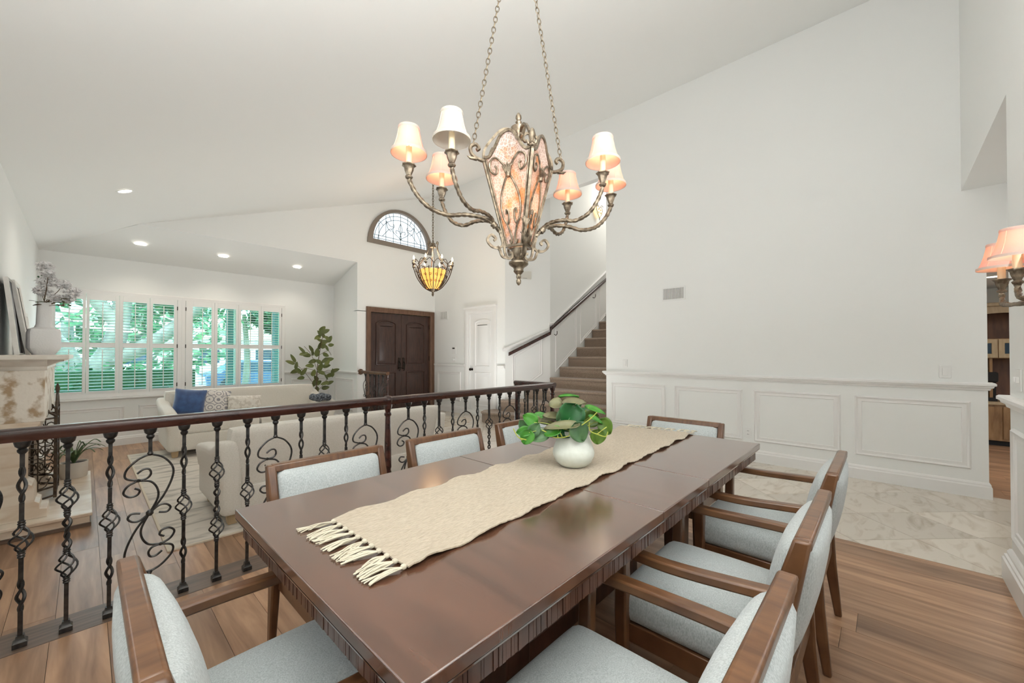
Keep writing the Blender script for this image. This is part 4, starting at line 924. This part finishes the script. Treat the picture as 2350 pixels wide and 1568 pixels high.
hb = MB().tube([(u*1.04, -.09, v*1.04) for u, v in hp_], .007, 6, closed=True, up=(0, 1, 0)).tube(smooth_path([(-.03, -.09, .11), (-.09, -.09, .17), (-.14, -.09, .16)], 4), .006, 5).tube(smooth_path([(.03, -.09, .11), (.09, -.09, .17), (.16, -.09, .15)], 4), .006, 5).tube([(0, -.09, -.13), (0, -.09, -.19)], [.01, .004], 6)
for s in (-1, 1):
    for cz_ in (.05, -.02): hb.tube([(s*(.045+.025*math.cos(t*.8)*(1-t/12)), -.095, cz_+.025*math.sin(t*.8)*(1-t/12)) for t in range(9)], .004, 5)
hb.obj('scroll_frame', 'screen', ss, 60); MB().box(-.03, .03, -.02, 0, -.05, .05).obj('backplate', 'screen', ss)
lamp('stair_sconce_bulb', 'POINT', (7.9, 4.62, 4.62), .8, (1, .8, .55), shadow_soft_size=.05)
# recessed lights
def can(name, label, loc, slope_n, lens='lens', r=.075):
    t = thing(name, label, 'ceiling light', loc); t.rotation_euler = Vector(slope_n).to_track_quat('-Z', 'Y').to_euler()
    MB().lathe([(r, 0), (r, -.006), (r*.78, -.004), (r*.72, .0)], 24).obj('trim_ring', 'white', t); MB().lathe([(.002, -.002), (r*.74, -.002), (r*.74, .001)], 24).obj('lens', lens, t, 0); return t
bn = (0, -.333, -1)
for x, lb in ((.547, 'leftmost of three recessed lights in the lower sloped ceiling'), (1.556, 'middle recessed light of three in the lower sloped ceiling'), (2.691, 'rightmost of three recessed lights in the lower sloped ceiling')):
    can('recessed_light', lb, (x, 8.03, 2.70+(YW-8.03)*.3152-.004), (0, .315, -1)); lamp('can_spot', 'SPOT', (x, 8.0, 2.84), 9, (1, .9, .76), (0, 0, 0), spot_size=2.2, spot_blend=.8)
can('recessed_light', 'single recessed light in the high sloping ceiling at left', (.273, 5.808, cz(.273)-.004), (.36, 0, -1)); lamp('can_spot', 'SPOT', (.28, 5.8, 2.93), 12, (1, .92, .8), (0, 0, 0), spot_size=2.2, spot_blend=.8)
can('recessed_light', 'recessed ceiling light in the room beyond the right doorway', (7.6, -.97, 2.198), (0, 0, -1), r=.09)

# ================================================================== vents, switches
def vent(name, label, P, u0, u1, v0, v1, n):
    t = thing(name, label, 'vent', P((u0+u1)/2, (v0+v1)/2, 0)); o = Vector(t.location); Q = lambda u, v, h: Vector(P(u, v, h))-o
    MB().mould(rect(u0, u1, v0, v1), [(0, 0), (0, .008), (.018, .010), (.02, .002)], Q, False).obj('frame', 'white', t); MB().prism(rect(u0+.015, u1-.015, v0+.015, v1-.015), Q, .001, .002).obj('backing', 'grey', t, 0)
    for i in range(n): a = u0+.02+(u1-u0-.04)*(i+.25)/n; MB().prism(rect(a, a+(u1-u0-.04)/n*.45, v0+.015, v1-.015), Q, .002, .007).obj('fin', 'white', t, 0)
    return t
vent('air_vent', 'white slotted air vent on the large right wall', PX(XR, -1), 1.897, 2.2, 1.96, 2.14, 14)
vent('air_vent', 'small square air vent between front door and white closet door', PX(XC, -1), 6.99, 7.28, 2.01, 2.20, 9)
def plate_(name, label, cat, P, u, v, w2, h2, kind):
    t = thing(name, label, cat, P(u, v, 0)); o = Vector(t.location); Q = lambda a, b, h: Vector(P(u+a, v+b, h))-o
    MB().prism(rect(-w2/2, w2/2, -h2/2, h2/2), Q, 0, .006).obj('cover_plate', 'white', t, bevel=.002)
    if kind == 'rocker': MB().prism(rect(-.017, .017, -.034, .034), Q, .006, .010).obj('rocker', 'white', t, bevel=.001)
    if kind == 'double':
        for a in (-.024, .024): MB().prism(rect(a-.006, a+.006, -.012, .016), Q, .006, .018).obj('toggle', 'white', t, bevel=.001)
    if kind == 'outlet':
        for b in (-.02, .02): MB().prism(rect(-.017, .017, b-.014, b+.014), Q, .006, .009).obj('socket', 'white', t, bevel=.001); MB().prism(rect(-.008, -.005, b-.005, b+.006), Q, .009, .0095).prism(rect(.005, .008, b-.005, b+.006), Q, .009, .0095).obj('socket_slots', 'dark', t, 0)
    return t
plate_('light_switch', 'white light switch on the right wall beside the stairs', 'switch', PX(XR, -1), 2.745, 1.115, .075, .115, 'rocker')
plate_('light_switch', 'white rocker light switch near the right end of the wainscoted wall', 'switch', PX(XR, -1), -.39, 1.09, .075, .115, 'rocker')
plate_('light_switch', 'white double toggle switch plate at the right edge by the doorway', 'switch', PY(YB, 1), 3.28, 1.115, .115, .115, 'double')
plate_('wall_outlet', 'white electrical outlet between two wainscot panels', 'outlet', PX(XR, -1), 1.185, .33, .07, .115, 'outlet')
plate_('light_switch', 'white switch plate below the thermostat in the foyer', 'switch', PX(XC, -1), 6.78, 1.13, .12, .1, 'double')
th = plate_('thermostat', 'white thermostat with dark display on the foyer wall', 'thermostat', PX(XC, -1), 6.78, 1.33, .14, .15, ''); MB().box(-.010, -.006, -.03, .045, .03, .055).obj('display', 'dark', th)
t = thing('door_chime', 'pale rectangular door chime box high on the angled stair wall', 'door chime', PA(.38, 2.76, 0), math.atan2(ad[1], ad[0]))
MB().box(-.13, .13, -.045, 0, -.075, .07).obj('chime_cover', 'beige', t, bevel=.004); MB().box(-.04, .04, -.047, -.045, -.07, -.062).obj('slots', 'grey', t)

# ================================================================== sofas
def sofa_common(t, w2, dp, hb_, arm_h, cush):
    # origin: centre of footprint on floor, back at -y, front at +y
    h = w2/2; y0 = -dp/2
    MB().rbox((0, 0, .19), (w2-.12, dp-.05, .22), .02, 6).obj('base', 'sofa', t, 60)
    def fnb(p, hh): return (p[0], p[1]-.05*(p[2]/hh[2]) , p[2])
    MB().rbox((0, y0+.12, hb_/2+.05), (w2-.14, .17, hb_-.1), .035, 10, fn=fnb).obj('back', 'sofa', t, 60)
    for s in (-1, 1):
        def fna(p, hh, s=s):
            yy = p[1]/hh[1]; z = p[2]
            if z > 0: z = z*(1+.0)-.06*max(0, yy)**1.3+.17*max(0, -yy-.35)
            return (p[0]+s*.035*max(0, p[2]/hh[2]), p[1], z)
        MB().rbox((s*(h-.085), 0, .08+arm_h/2-.04), (.15, dp, arm_h-.08), .05, 12, fn=fna).obj('arm', 'sofa', t, 60)
    n = cush; cw_ = (w2-.34)/n
    for k in range(n):
        x = -h+.17+cw_*(k+.5); MB().rbox((x, .08, .36), (cw_-.006, dp-.30, .15), .04, 8, dome=.015).obj('seat_cushion', 'sofa', t, 60)
    for x in (-h+.1, h-.1):
        for y in (y0+.1, -y0-.1): MB().bars([(x, y, 0), (x, y, .085)], [(.03, .03), (.04, .04)]).obj('foot', 'oak', t, bevel=.004)
t = thing('sofa', 'cream linen sofa seen from behind, standing just beyond the balustrade', 'sofa', (1.83, 4.29, L+.012)); sofa_common(t, 2.2, .95, .785, .60, 2)
t.rotation_euler = (0, 0, 0)
t = thing('sofa', 'cream linen sofa with cushions against the shuttered windows', 'sofa', (1.83, 7.33, L+.012), PI); sofa_common(t, 2.2, .95, .84, .65, 2)
def pillow(name, label, loc, size, m, rot, pinch=.35):
    def fn(p, h):
        X, Z = p[0]/h[0], p[2]/h[2]; k = max(0, 1-X*X)**.5*max(0, 1-Z*Z)**.5
        return (p[0]*(1-.06*(1-abs(Z))**1.0*0-.05*(1-Z*Z)), p[1]*(pinch*.25+.95*k), p[2]*(1-.05*(1-X*X)))
    o = MB().rbox((0, 0, 0), size, .012, 12, fn=fn).obj(name, m, smooth=60); o.location = loc; o.rotation_euler = rot; return tag(o, label, 'cushion')
pillow('throw_pillow', 'navy blue velvet throw pillow at the left end of the window sofa', (1.035, 7.33, .56), (.37, .17, .37), 'blue', (math.radians(-14), math.radians(7), math.radians(-12)))
pillow('throw_pillow', 'white throw pillow printed with grey medallions, beside the blue one', (1.35, 7.33, .54), (.36, .15, .34), 'dots', (math.radians(-16), math.radians(8), 0))
pillow('lumbar_pillow', 'textured ivory lumbar pillow in the middle of the window sofa', (1.70, 7.26, .49), (.46, .14, .24), 'lumbar', (math.radians(-16), math.radians(3), math.radians(3)))
def fnt(p, h): return (p[0], p[1], p[2]+.012*math.sin(p[1]*30)+.01*math.sin(p[0]*40))
tag(MB().rbox((0, 0, 0), (.26, .34, .10), .04, 10, fn=fnt).obj('throw_blanket', 'throw', smooth=60, loc=(2.735, 7.02, .515)), 'dark blue-grey patterned throw draped over the right arm of the window sofa', 'blanket')
# rug
rg_ = thing('area_rug', 'pale distressed area rug under the two cream sofas', 'rug', (1.85, 5.65, L))
MB().box(-1.43, 1.43, -1.94, 1.94, .001, .010).obj('pile', 'rug', rg_, 0)
MB().mould(rect(-1.445, 1.445, -1.955, 1.955), [(0, .0005), (.002, .010), (.012, .012), (.018, .010)], lambda u, v, t: (u, v, t)).obj('binding', 'rugedge', rg_)

# ================================================================== fireplace
fp = thing('fireplace', 'limestone and travertine fireplace with mantel shelf and raised hearth on the left wall', 'fireplace', (XL, 5.55, L))
q1 = lambda x, y, z: (x-XL, y-5.55, z-L)
def fb(name, m, x0, x1, y0, y1, z0, z1, bev=.006): a = q1(x0, y0, z0); b = q1(x1, y1, z1); return MB().box(a[0], b[0], a[1], b[1], a[2], b[2]).obj(name, m, fp, 0, bevel=bev)
FY0, FY1 = 4.86, 6.30
fb('hearth_slab', 'stone', XL, .052, 4.72, 6.42, -.062, -.035, .006)
fb('hearth_base', 'stone', XL, .038, 4.735, 6.405, L+.03, -.062, .002); fb('hearth_trim', 'shoe', XL, .046, 4.727, 6.412, L, L+.03, .002)
fb('mantel_shelf', 'mantel', XL, -.085, 4.72, 6.45, 1.205, 1.243, .008)
cr = [(0, 0), (.235, 0), (.245, .012), (.245, .03), (.275, .05), (.30, .065), (.335, .07), (.335, .085), (0, .085)]
zc0 = 1.12
MB().sweep([q1(XL, FY0+.02, zc0), q1(XL, FY1-.02, zc0)], cr, [(1, 0), (1, 0)]).obj('cornice', 'mantel', fp, 30)
for (ya, yb2) in ((FY0+.02, -1), (FY1-.02, 1)):
    pts = [(a-.24, b) for a, b in cr[1:-1]]
    poly = [(0, 0)]+[(max(0, a), b) for a, b in pts]+[(0, .085)]
    MB().prism(poly, lambda u, v, t2: (t2, q1(0, ya, 0)[1]+yb2*u, q1(0, 0, zc0)[2]+v), 0, .245).obj('cornice', 'mantel', fp, 30)
fb('frieze', 'rough', XL, -.215, FY0, FY1, .72, 1.12, .004)
PP = [(XL, -.035), (-.195, -.035), (-.195, .03), (-.235, .035), (-.235, .08), (-.262, .10), (-.262, .19), (-.275, .225), (-.31, .25), (-.31, .50), (-.302, .58), (-.275, .65), (-.235, .705), (-.235, .72), (XL, .72)]
for ya, yb in ((FY0, 5.14), (6.02, FY1)): MB().prism(PP, lambda u, v, t2: q1(u, t2, v), ya, yb).obj('pilaster', 'stone', fp, 30, bevel=.003)
fb('firebox', 'firedark', XL, XL+.02, 5.14, 6.02, -.035, .72, 0)
fb('firebox_lintel', 'stone', XL, -.25, 5.14, 6.02, .62, .72, .004)
# folding screen of scrolled iron
sc = thing('fireplace_screen', 'dark scrolled iron folding fireplace screen standing on the hearth', 'fireplace screen', (-.12, 5.50, -.034))
def screen_leaf(p0, p1, h, top):
    p0, p1 = Vector(p0), Vector(p1); d = p1-p0; w_ = d.length; e = d.normalized(); Q = lambda u, z: p0+e*(u*w_)+U*z
    fr = MB(); fr.tube([Q(0, .02), Q(0, h)], .014, 4).tube([Q(1, .02), Q(1, h)], .014, 4)
    for z in (.04, .12, h-.02): fr.tube([Q(0, z), Q(1, z)], .010, 4)
    fr.tube(smooth_path([Q(0, h), Q(.25, h+top*.55), Q(.5, h+top), Q(.75, h+top*.55), Q(1, h)], 4), .010, 6)
    o = fr.obj('screen_leaf', 'screen', sc, 40)
    s_ = MB(); rg2 = random.Random(4)
    rows = int((h-.1)/.13)
    for r in range(rows):
        z = .19+r*(h-.22)/rows
        for k, cx_ in enumerate((.28, .72)):
            sg = 1 if k else -1
            s_.tube([Q(cx_+sg*.26*math.cos(t*.75)*(1-t/13), z+.055*math.sin(t*.75)*(1-t/13)) for t in range(11)], .005, 5)
            s_.tube(smooth_path([Q(.5, z-.06), Q(cx_, z-.05), Q(cx_+sg*.15, z+.02)], 3), .004, 5)
        s_.tube([Q(.5, z-.07), Q(.5, z+.07)], .005, 5)
    for k in range(3): s_.tube(smooth_path([Q(.5+(k-1)*.22, h), Q(.5+(k-1)*.3, h+top*.6), Q(.5+(k-1)*.12, h+top*.95)], 3), .005, 5)
    s_.tube([Q(.5, h+top*.9), Q(.5, h+top+.05), Q(.5, h+top+.10)], [.007, .016, .002], 6)
    s_.obj('scrollwork', 'screen', o, 50)['kind'] = 'stuff'
screen_leaf((-.24, -.34, 0), (-.052, -.135, 0), .74, .08); screen_leaf((-.05, -.12, 0), (-.05, .32, 0), .80, .12); screen_leaf((-.052, .335, 0), (-.22, .52, 0), .74, .08)
# aloe in white pot on the hearth
tag(MB().lathe([(.095, 0), (.10, .01), (.105, .155), (.105, .16), (.098, .16), (.095, .14), (0, .14)], 32).obj('planter', 'pot', smooth=50, loc=(-.07, 6.2, -.034)), 'round pale planter on the hearth beside the iron screen', 'planter')
alo = thing('aloe_plant', 'spiky aloe plant growing from the pale planter on the hearth', 'plant', (-.07, 6.2, -.034+.142)); rg = random.Random(9)
MB().lathe([(.0, 0), (.09, .001), (.09, .004), (0, .006)], 20).obj('soil', 'soil', alo)
for k in range(16):
    a = k*2.4; l = rg.uniform(.2, .34); up = rg.uniform(.35, 1.1); e = Vector((math.cos(a), math.sin(a), 0))
    if e.x < -.3: l *= .75
    MB().tube(smooth_path([Vector((0, 0, .005)), e*l*.35*math.cos(up)+U*l*.5, e*l*.8*math.cos(up)+U*l*.8*math.sin(up)+U*.05, e*l*math.cos(up)*1.1+U*(l*math.sin(up)*.85)], 4), [.013]*4+[.012]*4+[.008]*4+[.001], 6, flat=(.35, 1)).obj('leaf', 'agave', alo, 60)
# mantel decorations (mantel top z 1.243)
MZ = 1.2435
vsx, vsy = -.232, 5.04
vv = MB().prism([], lambda *a: a, 0, 1) if False else MB()
def sq(prof):
    b = MB(); n = 24; vs = []; fs = []
    for r, z, p in prof:
        for k in range(n):
            a = 2*PI*k/n; c, s = math.cos(a), math.sin(a); rr = r/((abs(c)**p+abs(s)**p)**(1/p)); vs.append((rr*c*.70, rr*s*.70, z*1.04))
    m = len(prof)
    for i in range(m-1):
        for k in range(n): fs.append((i*n+k, i*n+(k+1) % n, (i+1)*n+(k+1) % n, (i+1)*n+k))
    fs.append(tuple(range(n-1, -1, -1))); return b.add(vs, fs)
o = sq([(.085, 0, 5), (.115, .035, 5), (.13, .055, 5), (.13, .175, 5), (.12, .20, 5), (.075, .215, 4), (.062, .24, 3), (.055, .40, 3), (.052, .41, 3), (.046, .41, 3), (.046, .3, 3)]).obj('mantel_vase', 'cer', smooth=40, loc=(vsx, vsy, MZ)); o.rotation_euler = (0, 0, .15)
tag(o, 'white square-shouldered ceramic vase with long neck on the mantel', 'vase')
fl = thing('white_blossoms', 'white blossom branches with dark foliage standing in the mantel vase', 'flowers', (vsx, vsy, MZ+.30)); rg = random.Random(12)
heads = [(.0, .0, .33, .075), (.10, -.05, .26, .055), (.03, .0, .20, .09), (.17, .0, .17, .07), (.24, .02, .10, .08), (.19, .02, .04, .06), (-.02, 0, .11, .075), (.10, 0, .05, .055)]
for hx, hy, hz, hr_ in heads:
    c = Rv*hx*.88+Dv*hy+U*(hz*.92+.12); b = MB().tube(smooth_path([Vector((0, 0, -.05)), Vector((0, 0, .12)), c*.7+U*.02, c], 4), .0022, 5); b.obj('branch', 'stem', fl)
    b = MB()
    for k in range(110):
        v = Vector((rg.gauss(0, 1), rg.gauss(0, 1), rg.gauss(0, 1))).normalized()*hr_*rg.uniform(.55, 1)*.7; p = c+Vector((v.x, v.y, v.z*.75))
        n_ = Vector((rg.uniform(-1, 1), rg.uniform(-1, 1), rg.uniform(.2, 1))).normalized(); s_ = n_.orthogonal().normalized(); w_ = n_.cross(s_); r_ = rg.uniform(.013, .021)
        m_ = 5; b.add([p]+[p+(s_*math.cos(2*PI*j/(2*m_))+w_*math.sin(2*PI*j/(2*m_)))*(r_ if j % 2 == 0 else r_*.55)+n_*r_*.3 for j in range(2*m_)], [(0, 1+j, 1+(j+1) % (2*m_)) for j in range(2*m_)])
    b.obj('blossom_cluster', 'petal', fl, 0)
for k in range(22):
    a = rg.uniform(0, 6.28); c = Rv*rg.uniform(-.05, .20)+Dv*rg.uniform(-.05, .05)+U*rg.uniform(.10, .16); b = MB(); leaf_mesh(b, c, (math.cos(a), math.sin(a), rg.uniform(-.3, .3)), (rg.uniform(-.5, .5), rg.uniform(-.5, .5), 1), .022, .06, .1, 5)
    b.obj('leaf', 'stem' if k % 3 else 'olive', fl)
for (hx, hz) in ((.0, .34), (.03, .35), (-.03, .33)): b = MB(); leaf_mesh(b, Rv*hx+U*hz, Rv*(1 if hx > 0 else -1)+U*.5, -Dv, .03, .07, .1, 5); b.obj('leaf', 'leafD', fl)
# leaning art, mirror and frames on the mantel
def leaning(name, label, cat, x, y, w_, h_, lean_, yaw_, fm, im, fw=.04):
    t = thing(name, label, cat, (x, y, MZ)); t.rotation_euler = (0, -lean_, yaw_)
    P = lambda u, v, h: (h, u, v)
    MB().mould(rect(-w_/2, w_/2, .001, h_), [(0, -.012), (0, .012), (.006, .016), (fw-.006, .014), (fw, .006)], P).obj('frame', fm, t); MB().prism(rect(-w_/2+.004, w_/2-.004, .004, h_-.004), P, -.011, .004).obj('picture' if cat == 'picture' else 'glass', im, t, 0); return t
leaning('framed_art', 'dark abstract picture leaning on the mantel at the far left edge', 'picture', -.360, 5.10, .42, .60, .10, 0, 'frame', 'art', .012)
leaning('mantel_mirror', 'whitewashed framed mirror leaning behind the white vase', 'mirror', -.325, 5.38, .36, .62, .14, 0, 'frame', 'mirror')
leaning('framed_picture', 'small pale framed picture farther along the mantel', 'picture', -.36, 5.95, .30, .40, .10, 0, 'frame', 'art')

# ================================================================== tall plant behind the sofa
tp = thing('magnolia_tree', 'tall artificial magnolia tree with olive leaves in the bay corner behind the sofa', 'plant', (3.05, 7.98, L))
MB().lathe([(.12, 0), (.15, .02), (.17, .28), (.175, .30), (.16, .30), (.155, .27), (0, .27)], 28).obj('pot', 'pot', tp, 50)
rg = random.Random(21)
def TP(px, py, dy=0):                         # picture point -> tree local, on the plane y = 8 + dy
    dr = Vector((math.sin(yaw), -math.cos(yaw), 0))*((px-1175)/917)+Dv+U*((812.6-py)/917); k = (7.98+dy)/dr.y; return Vector((dr.x*k-3.05, dy, H+dr.z*k-L))
trunk = [Vector((0, 0, .26)), TP(727, 905), TP(728, 850), TP(735, 800), TP(742, 765)]
MB().tube(smooth_path(trunk, 5), [.012]*5+[.010]*5+[.007]*5+[.005]*6, 7).obj('stem', 'stem', tp)
for pts in ([(727, 890), (700, 855), (675, 832)], [(728, 850), (715, 815), (698, 795)], [(730, 860), (752, 850), (770, 852)], [(733, 815), (752, 805), (760, 815)], [(729, 840), (745, 830), (752, 822)], [(727, 900), (745, 880), (750, 870)], [(722, 850), (700, 845), (690, 850)]):
    MB().tube(smooth_path([TP(x, y, rg.uniform(-.06, .06)) for x, y in pts], 3), .004, 5).obj('branch', 'stem', tp)
LFT = [(740, 755, 60), (748, 760, 20), (732, 765, 140), (740, 768, 100), (728, 775, 200), (752, 778, -30), (735, 782, 160), (745, 785, 10), (757, 778, 70), (733, 795, 250), (742, 792, 60), (750, 800, -60), (728, 808, 90), (716, 808, 110), (692, 803, 120), (698, 812, 20), (713, 800, 130),
       (760, 792, 0), (748, 815, -10), (757, 825, 20), (744, 828, 220), (730, 830, 150), (716, 830, 200), (703, 816, 190), (710, 840, 180), (736, 842, 60), (750, 840, 10), (683, 850, 150), (676, 853, 200), (665, 832, 160), (672, 822, 110), (680, 838, 70), (698, 852, 60), (690, 868, 190),
       (770, 850, 15), (763, 855, 90), (755, 862, 200), (748, 865, 120), (758, 878, 30), (745, 880, 200), (725, 868, 130), (732, 878, 20), (722, 880, 240), (727, 896, 270), (748, 890, 0), (720, 855, 90), (736, 855, 150), (752, 830, 60)]
for x, y, a in LFT:
    c = TP(x, y, rg.uniform(-.12, .10)); a = math.radians(a+rg.uniform(-12, 12)); t_ = Vector((math.cos(a), rg.uniform(-.4, .4), math.sin(a)))
    b = MB(); leaf_mesh(b, Vector((0, 0, 0)), t_, (rg.uniform(-.5, .5), -1, rg.uniform(.1, .8)), rg.uniform(.07, .095), rg.uniform(.13, .17), .08, 6); b.obj('leaf', 'olive', tp, 60, loc=c)

# ================================================================== room beyond the right doorway
cb = thing('hutch_cabinet', 'stained wood built-in cabinet with arched top and glass doors beyond the right doorway', 'cabinet', (8.48, -1.1, 0))
def cbx(name, m, x0, x1, y0, y1, z0, z1, bev=.003): return MB().box(x0, x1, y0, y1, z0, z1).obj(name, m, cb, 0, bevel=bev)
cbx('base_cabinet', 'cab', 0, .45, -.6, .5, .07, .56); cbx('toe_kick', 'dark', .05, .45, -.6, .5, 0, .07); cbx('countertop', 'cabl', -.03, .45, -.62, .52, .56, .60)
cbx('back_panel', 'cabin', .40, .45, -.6, .5, .60, 1.92); cbx('side_panel', 'cab', .05, .45, .03, .06, .6, 1.2); cbx('side_panel', 'cab', 0, .45, .47, .5, .6, 1.92)
arp = [(-.6, 1.93), (-.6, 1.66)]+[(-.55+1.0*k/16, 1.66+.15*math.sin(PI*k/16)**.6) for k in range(17)]+[(.5, 1.66), (.5, 1.93)]
MB().prism(arp, lambda u, v, t2: (t2, u, v), 0, .03).obj('arched_valance', 'cabl', cb, 30); cbx('crown', 'cabl', -.04, .45, -.64, .54, 1.90, 1.95, .01)
cbx('upper_cabinet', 'cab', .02, .42, -.6, .47, 1.19, 1.46)
for (a, b) in ((-.36, -.02), (-.01, .33)):
    dd = MB().mould(rect(a, b, 1.20, 1.45), [(0, 0), (0, .02), (.05, .02), (.055, .01)], lambda u, v, t2: (.02-t2, u, v)).obj('glass_door', 'cabl', cb); MB().box(.008, .012, a+.05, b-.05, 1.25, 1.40).obj('pane', 'navy', dd, 0)
for (a, b) in ((-.30, -.02), (.0, .28)):
    dd = MB().mould(rect(a+.03, b-.03, .10, .53), [(0, 0), (0, .018), (.05, .018), (.06, .006), (.09, .014)], lambda u, v, t2: (-t2, u, v), True).obj('cabinet_door', 'cab', cb)
cm = thing('coffee_maker', 'small black appliance on the cabinet counter beyond the right doorway', 'appliance', (8.6, -1.02, .601))
MB().box(-.08, .08, -.09, .09, .0, .05).obj('base', 'dark', cm, bevel=.005); MB().box(.02, .08, -.09, .09, .05, .38).obj('column', 'dark', cm, bevel=.005); MB().box(-.09, .08, -.10, .10, .26, .40).obj('head', 'dark', cm, bevel=.02)

# ================================================================== outdoors
struct(MB().box(-15, 25, 8.8, 16, -.42, -.4).obj('ground', 'grass', smooth=0)); struct(MB().box(-15, 25, 16, 45, -.42, -.39).obj('ground_driveway', 'conc', smooth=0))
rg = random.Random(31)
def blob(mb, c, r, n=170, lw=.10):
    for k in range(n):
        v = Vector((rg.gauss(0, 1), rg.gauss(0, 1), rg.gauss(0, 1))).normalized()*rg.uniform(.6, 1); p = Vector(c)+Vector((v.x*r[0], v.y*r[1], v.z*r[2])); a = Vector((rg.uniform(-1, 1), rg.uniform(-1, 1), rg.uniform(-1, 1))).normalized(); b = a.orthogonal().normalized(); l = lw*rg.uniform(.6, 1.3)
        mb.add([p-a*l, p+b*l*.5, p+a*l, p-b*l*.5], [(0, 1, 2, 3)])
hd = thing('hedge', 'clipped green hedge outside the shuttered windows', 'hedge', (0, 11.6, -.4)); b = MB()
for x in np.arange(-5.5, 1.7, .45): blob(b, (x, 0, .75), (.4, .4, .78), 150, .07)
b.obj('hedge_leaves', 'hedge', hd, 0)['kind'] = 'stuff'
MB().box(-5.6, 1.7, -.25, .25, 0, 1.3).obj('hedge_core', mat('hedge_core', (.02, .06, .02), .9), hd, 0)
gc = thing('border_plants', 'low bright green border plants in front of the hedge', 'plant', (0, 10.7, -.4)); b = MB()
for x in np.arange(-2.5, 1.6, .3): blob(b, (x, 0, .5), (.25, .2, .42), 60, .06)
b.obj('leaves', mat('lime_leaf', (.16, .34, .04), .6, c2=(.28, .50, .08), nscale=8), gc, 0)['kind'] = 'stuff'
def tree(x, y, label, trunks, canopy, lw=.16, n=260, fm='foli'):
    t = thing('tree', label, 'tree', (x, y, -.4)); b = MB()
    for pts, r in trunks: pp = smooth_path(pts, 5); b.tube(pp, [r*(1-.55*i/len(pp)) for i in range(len(pp))], 9)
    b.obj('trunk', 'bark', t, 60); b = MB()
    for c, r in canopy: blob(b, c, r, n, lw)
    b.obj('canopy', fm, t, 0)['kind'] = 'stuff'
tree(-.3, 13.2, 'large spreading pale-barked tree outside the left window', [([(0, 0, 0), (.1, 0, 1.0), (-.3, 0, 2.0), (-1.4, 0, 3.0), (-2.5, 0, 3.6)], .34), ([(.1, 0, .8), (.7, 0, 1.7), (.9, 0, 2.8), (1.0, 0, 4.2)], .26), ([(.3, 0, 1.3), (1.4, 0, 1.9), (2.4, .2, 2.9), (3.2, 0, 3.6)], .20), ([(0, 0, 1.2), (-1.0, 0, 1.8), (-2.0, 0, 1.9), (-3, 0, 2.6)], .20), ([(.8, 0, 2.4), (.2, 0, 3.2), (-.6, 0, 4)], .16)],
     [((-1, 0, 4.6), (2.4, 1.2, .9)), ((2, 0, 4.4), (1.6, 1.2, .7)), ((-3, 0, 4.0), (1.5, 1, .8))])
tree(3.7, 16.0, 'leafy green tree hanging over the driveway outside the right window', [([(0, 0, 0), (.1, 0, 1.5), (0, 0, 3)], .12)], [((-.2, 0, 3.5), (2.4, 1.4, 1.0)), ((-2.0, .5, 3.7), (1.4, 1, .9)), ((2.0, .5, 3.2), (1.6, 1, 1.1)), ((.9, -.5, 2.9), (.9, .8, .5))], .18, 420)
tree(-.5, 24, 'bushy tree beyond the driveway at far left', [([(0, 0, 0), (0, 0, 3)], .3)], [((0, 0, 4), (3.5, 2, 2.6)), ((3, 1, 2.4), (3, 2, 2))], .3, 420)
tree(19, 30, 'distant green tree beside the neighbouring house', [([(0, 0, 0), (0, 0, 3)], .3)], [((0, 0, 5), (4, 2, 3.2)), ((-6, 0, 5), (4, 2, 3))], .4, 420)
hs = thing('neighbor_house', 'pale stucco house with tiled roof across the street', 'house', (6.5, 36, -.4))
MB().box(-7, 5, 0, 6, 0, 2.8).obj('wall', 'stucco', hs, 0); MB().prism([(-1, 2.7), (7, 2.7), (3, 4.6)], lambda u, v, t2: (t2, u, v), -7.6, 5.6).obj('roof', 'roof', hs, 0)
for x in (-5, -1, 2.5): f = MB().mould(rect(x, x+1.4, .9, 2.1), [(0, 0), (0, .06), (.1, .06), (.1, 0)], lambda u, v, t2: (u, -t2, v)).obj('window', 'trim', hs); MB().box(x+.08, x+1.32, -.02, 0, .98, 2.02).obj('pane', 'navy', f, 0)
cr_ = thing('parked_car', 'dark blue car parked on the driveway seen through the right window', 'car', (5.4, 20.5, -.39))
MB().prism([(-2.1, .3), (2.1, .3), (2.15, .75), (1.3, .85), (.8, 1.35), (-.9, 1.38), (-1.7, .9), (-2.15, .8)], lambda u, v, t2: (u, t2, v), -.85, .85).obj('body', mat('car_paint', (.03, .07, .16), .25, coat=.8), cr_, 30, bevel=.05)
MB().prism([(-1.45, .9), (1.05, .9), (.7, 1.28), (-.85, 1.3)], lambda u, v, t2: (u, t2, v), -.86, .86).obj('side_windows', 'navy', cr_, 0)
wm = MB().lathe([(.32, -.1), (.33, 0), (.32, .1)], 20).xf(Matrix.Rotation(PI/2, 4, 'X')).mesh('wheel', 'dark', 40)
for x in (-1.35, 1.35):
    for y in (-.8, .8): inst(wm, 'wheel', cr_, (x, y, .33))
for i, (x, lb) in enumerate(((2.03, 'grey-green porch post outside the second shutter panel of the right window'), (2.86, 'grey-green porch post outside the right end of the right window'))):
    tag(MB().box(-.10, .10, -.10, .10, 0, 3.4).obj('porch_post', 'post', smooth=0, bevel=.01, loc=(x, 9.6, -.4)), lb, 'post')
struct(MB().box(-3, 6, 8.7, 10.0, 2.9, 3.0).obj('porch_soffit', 'stucco', smooth=0))
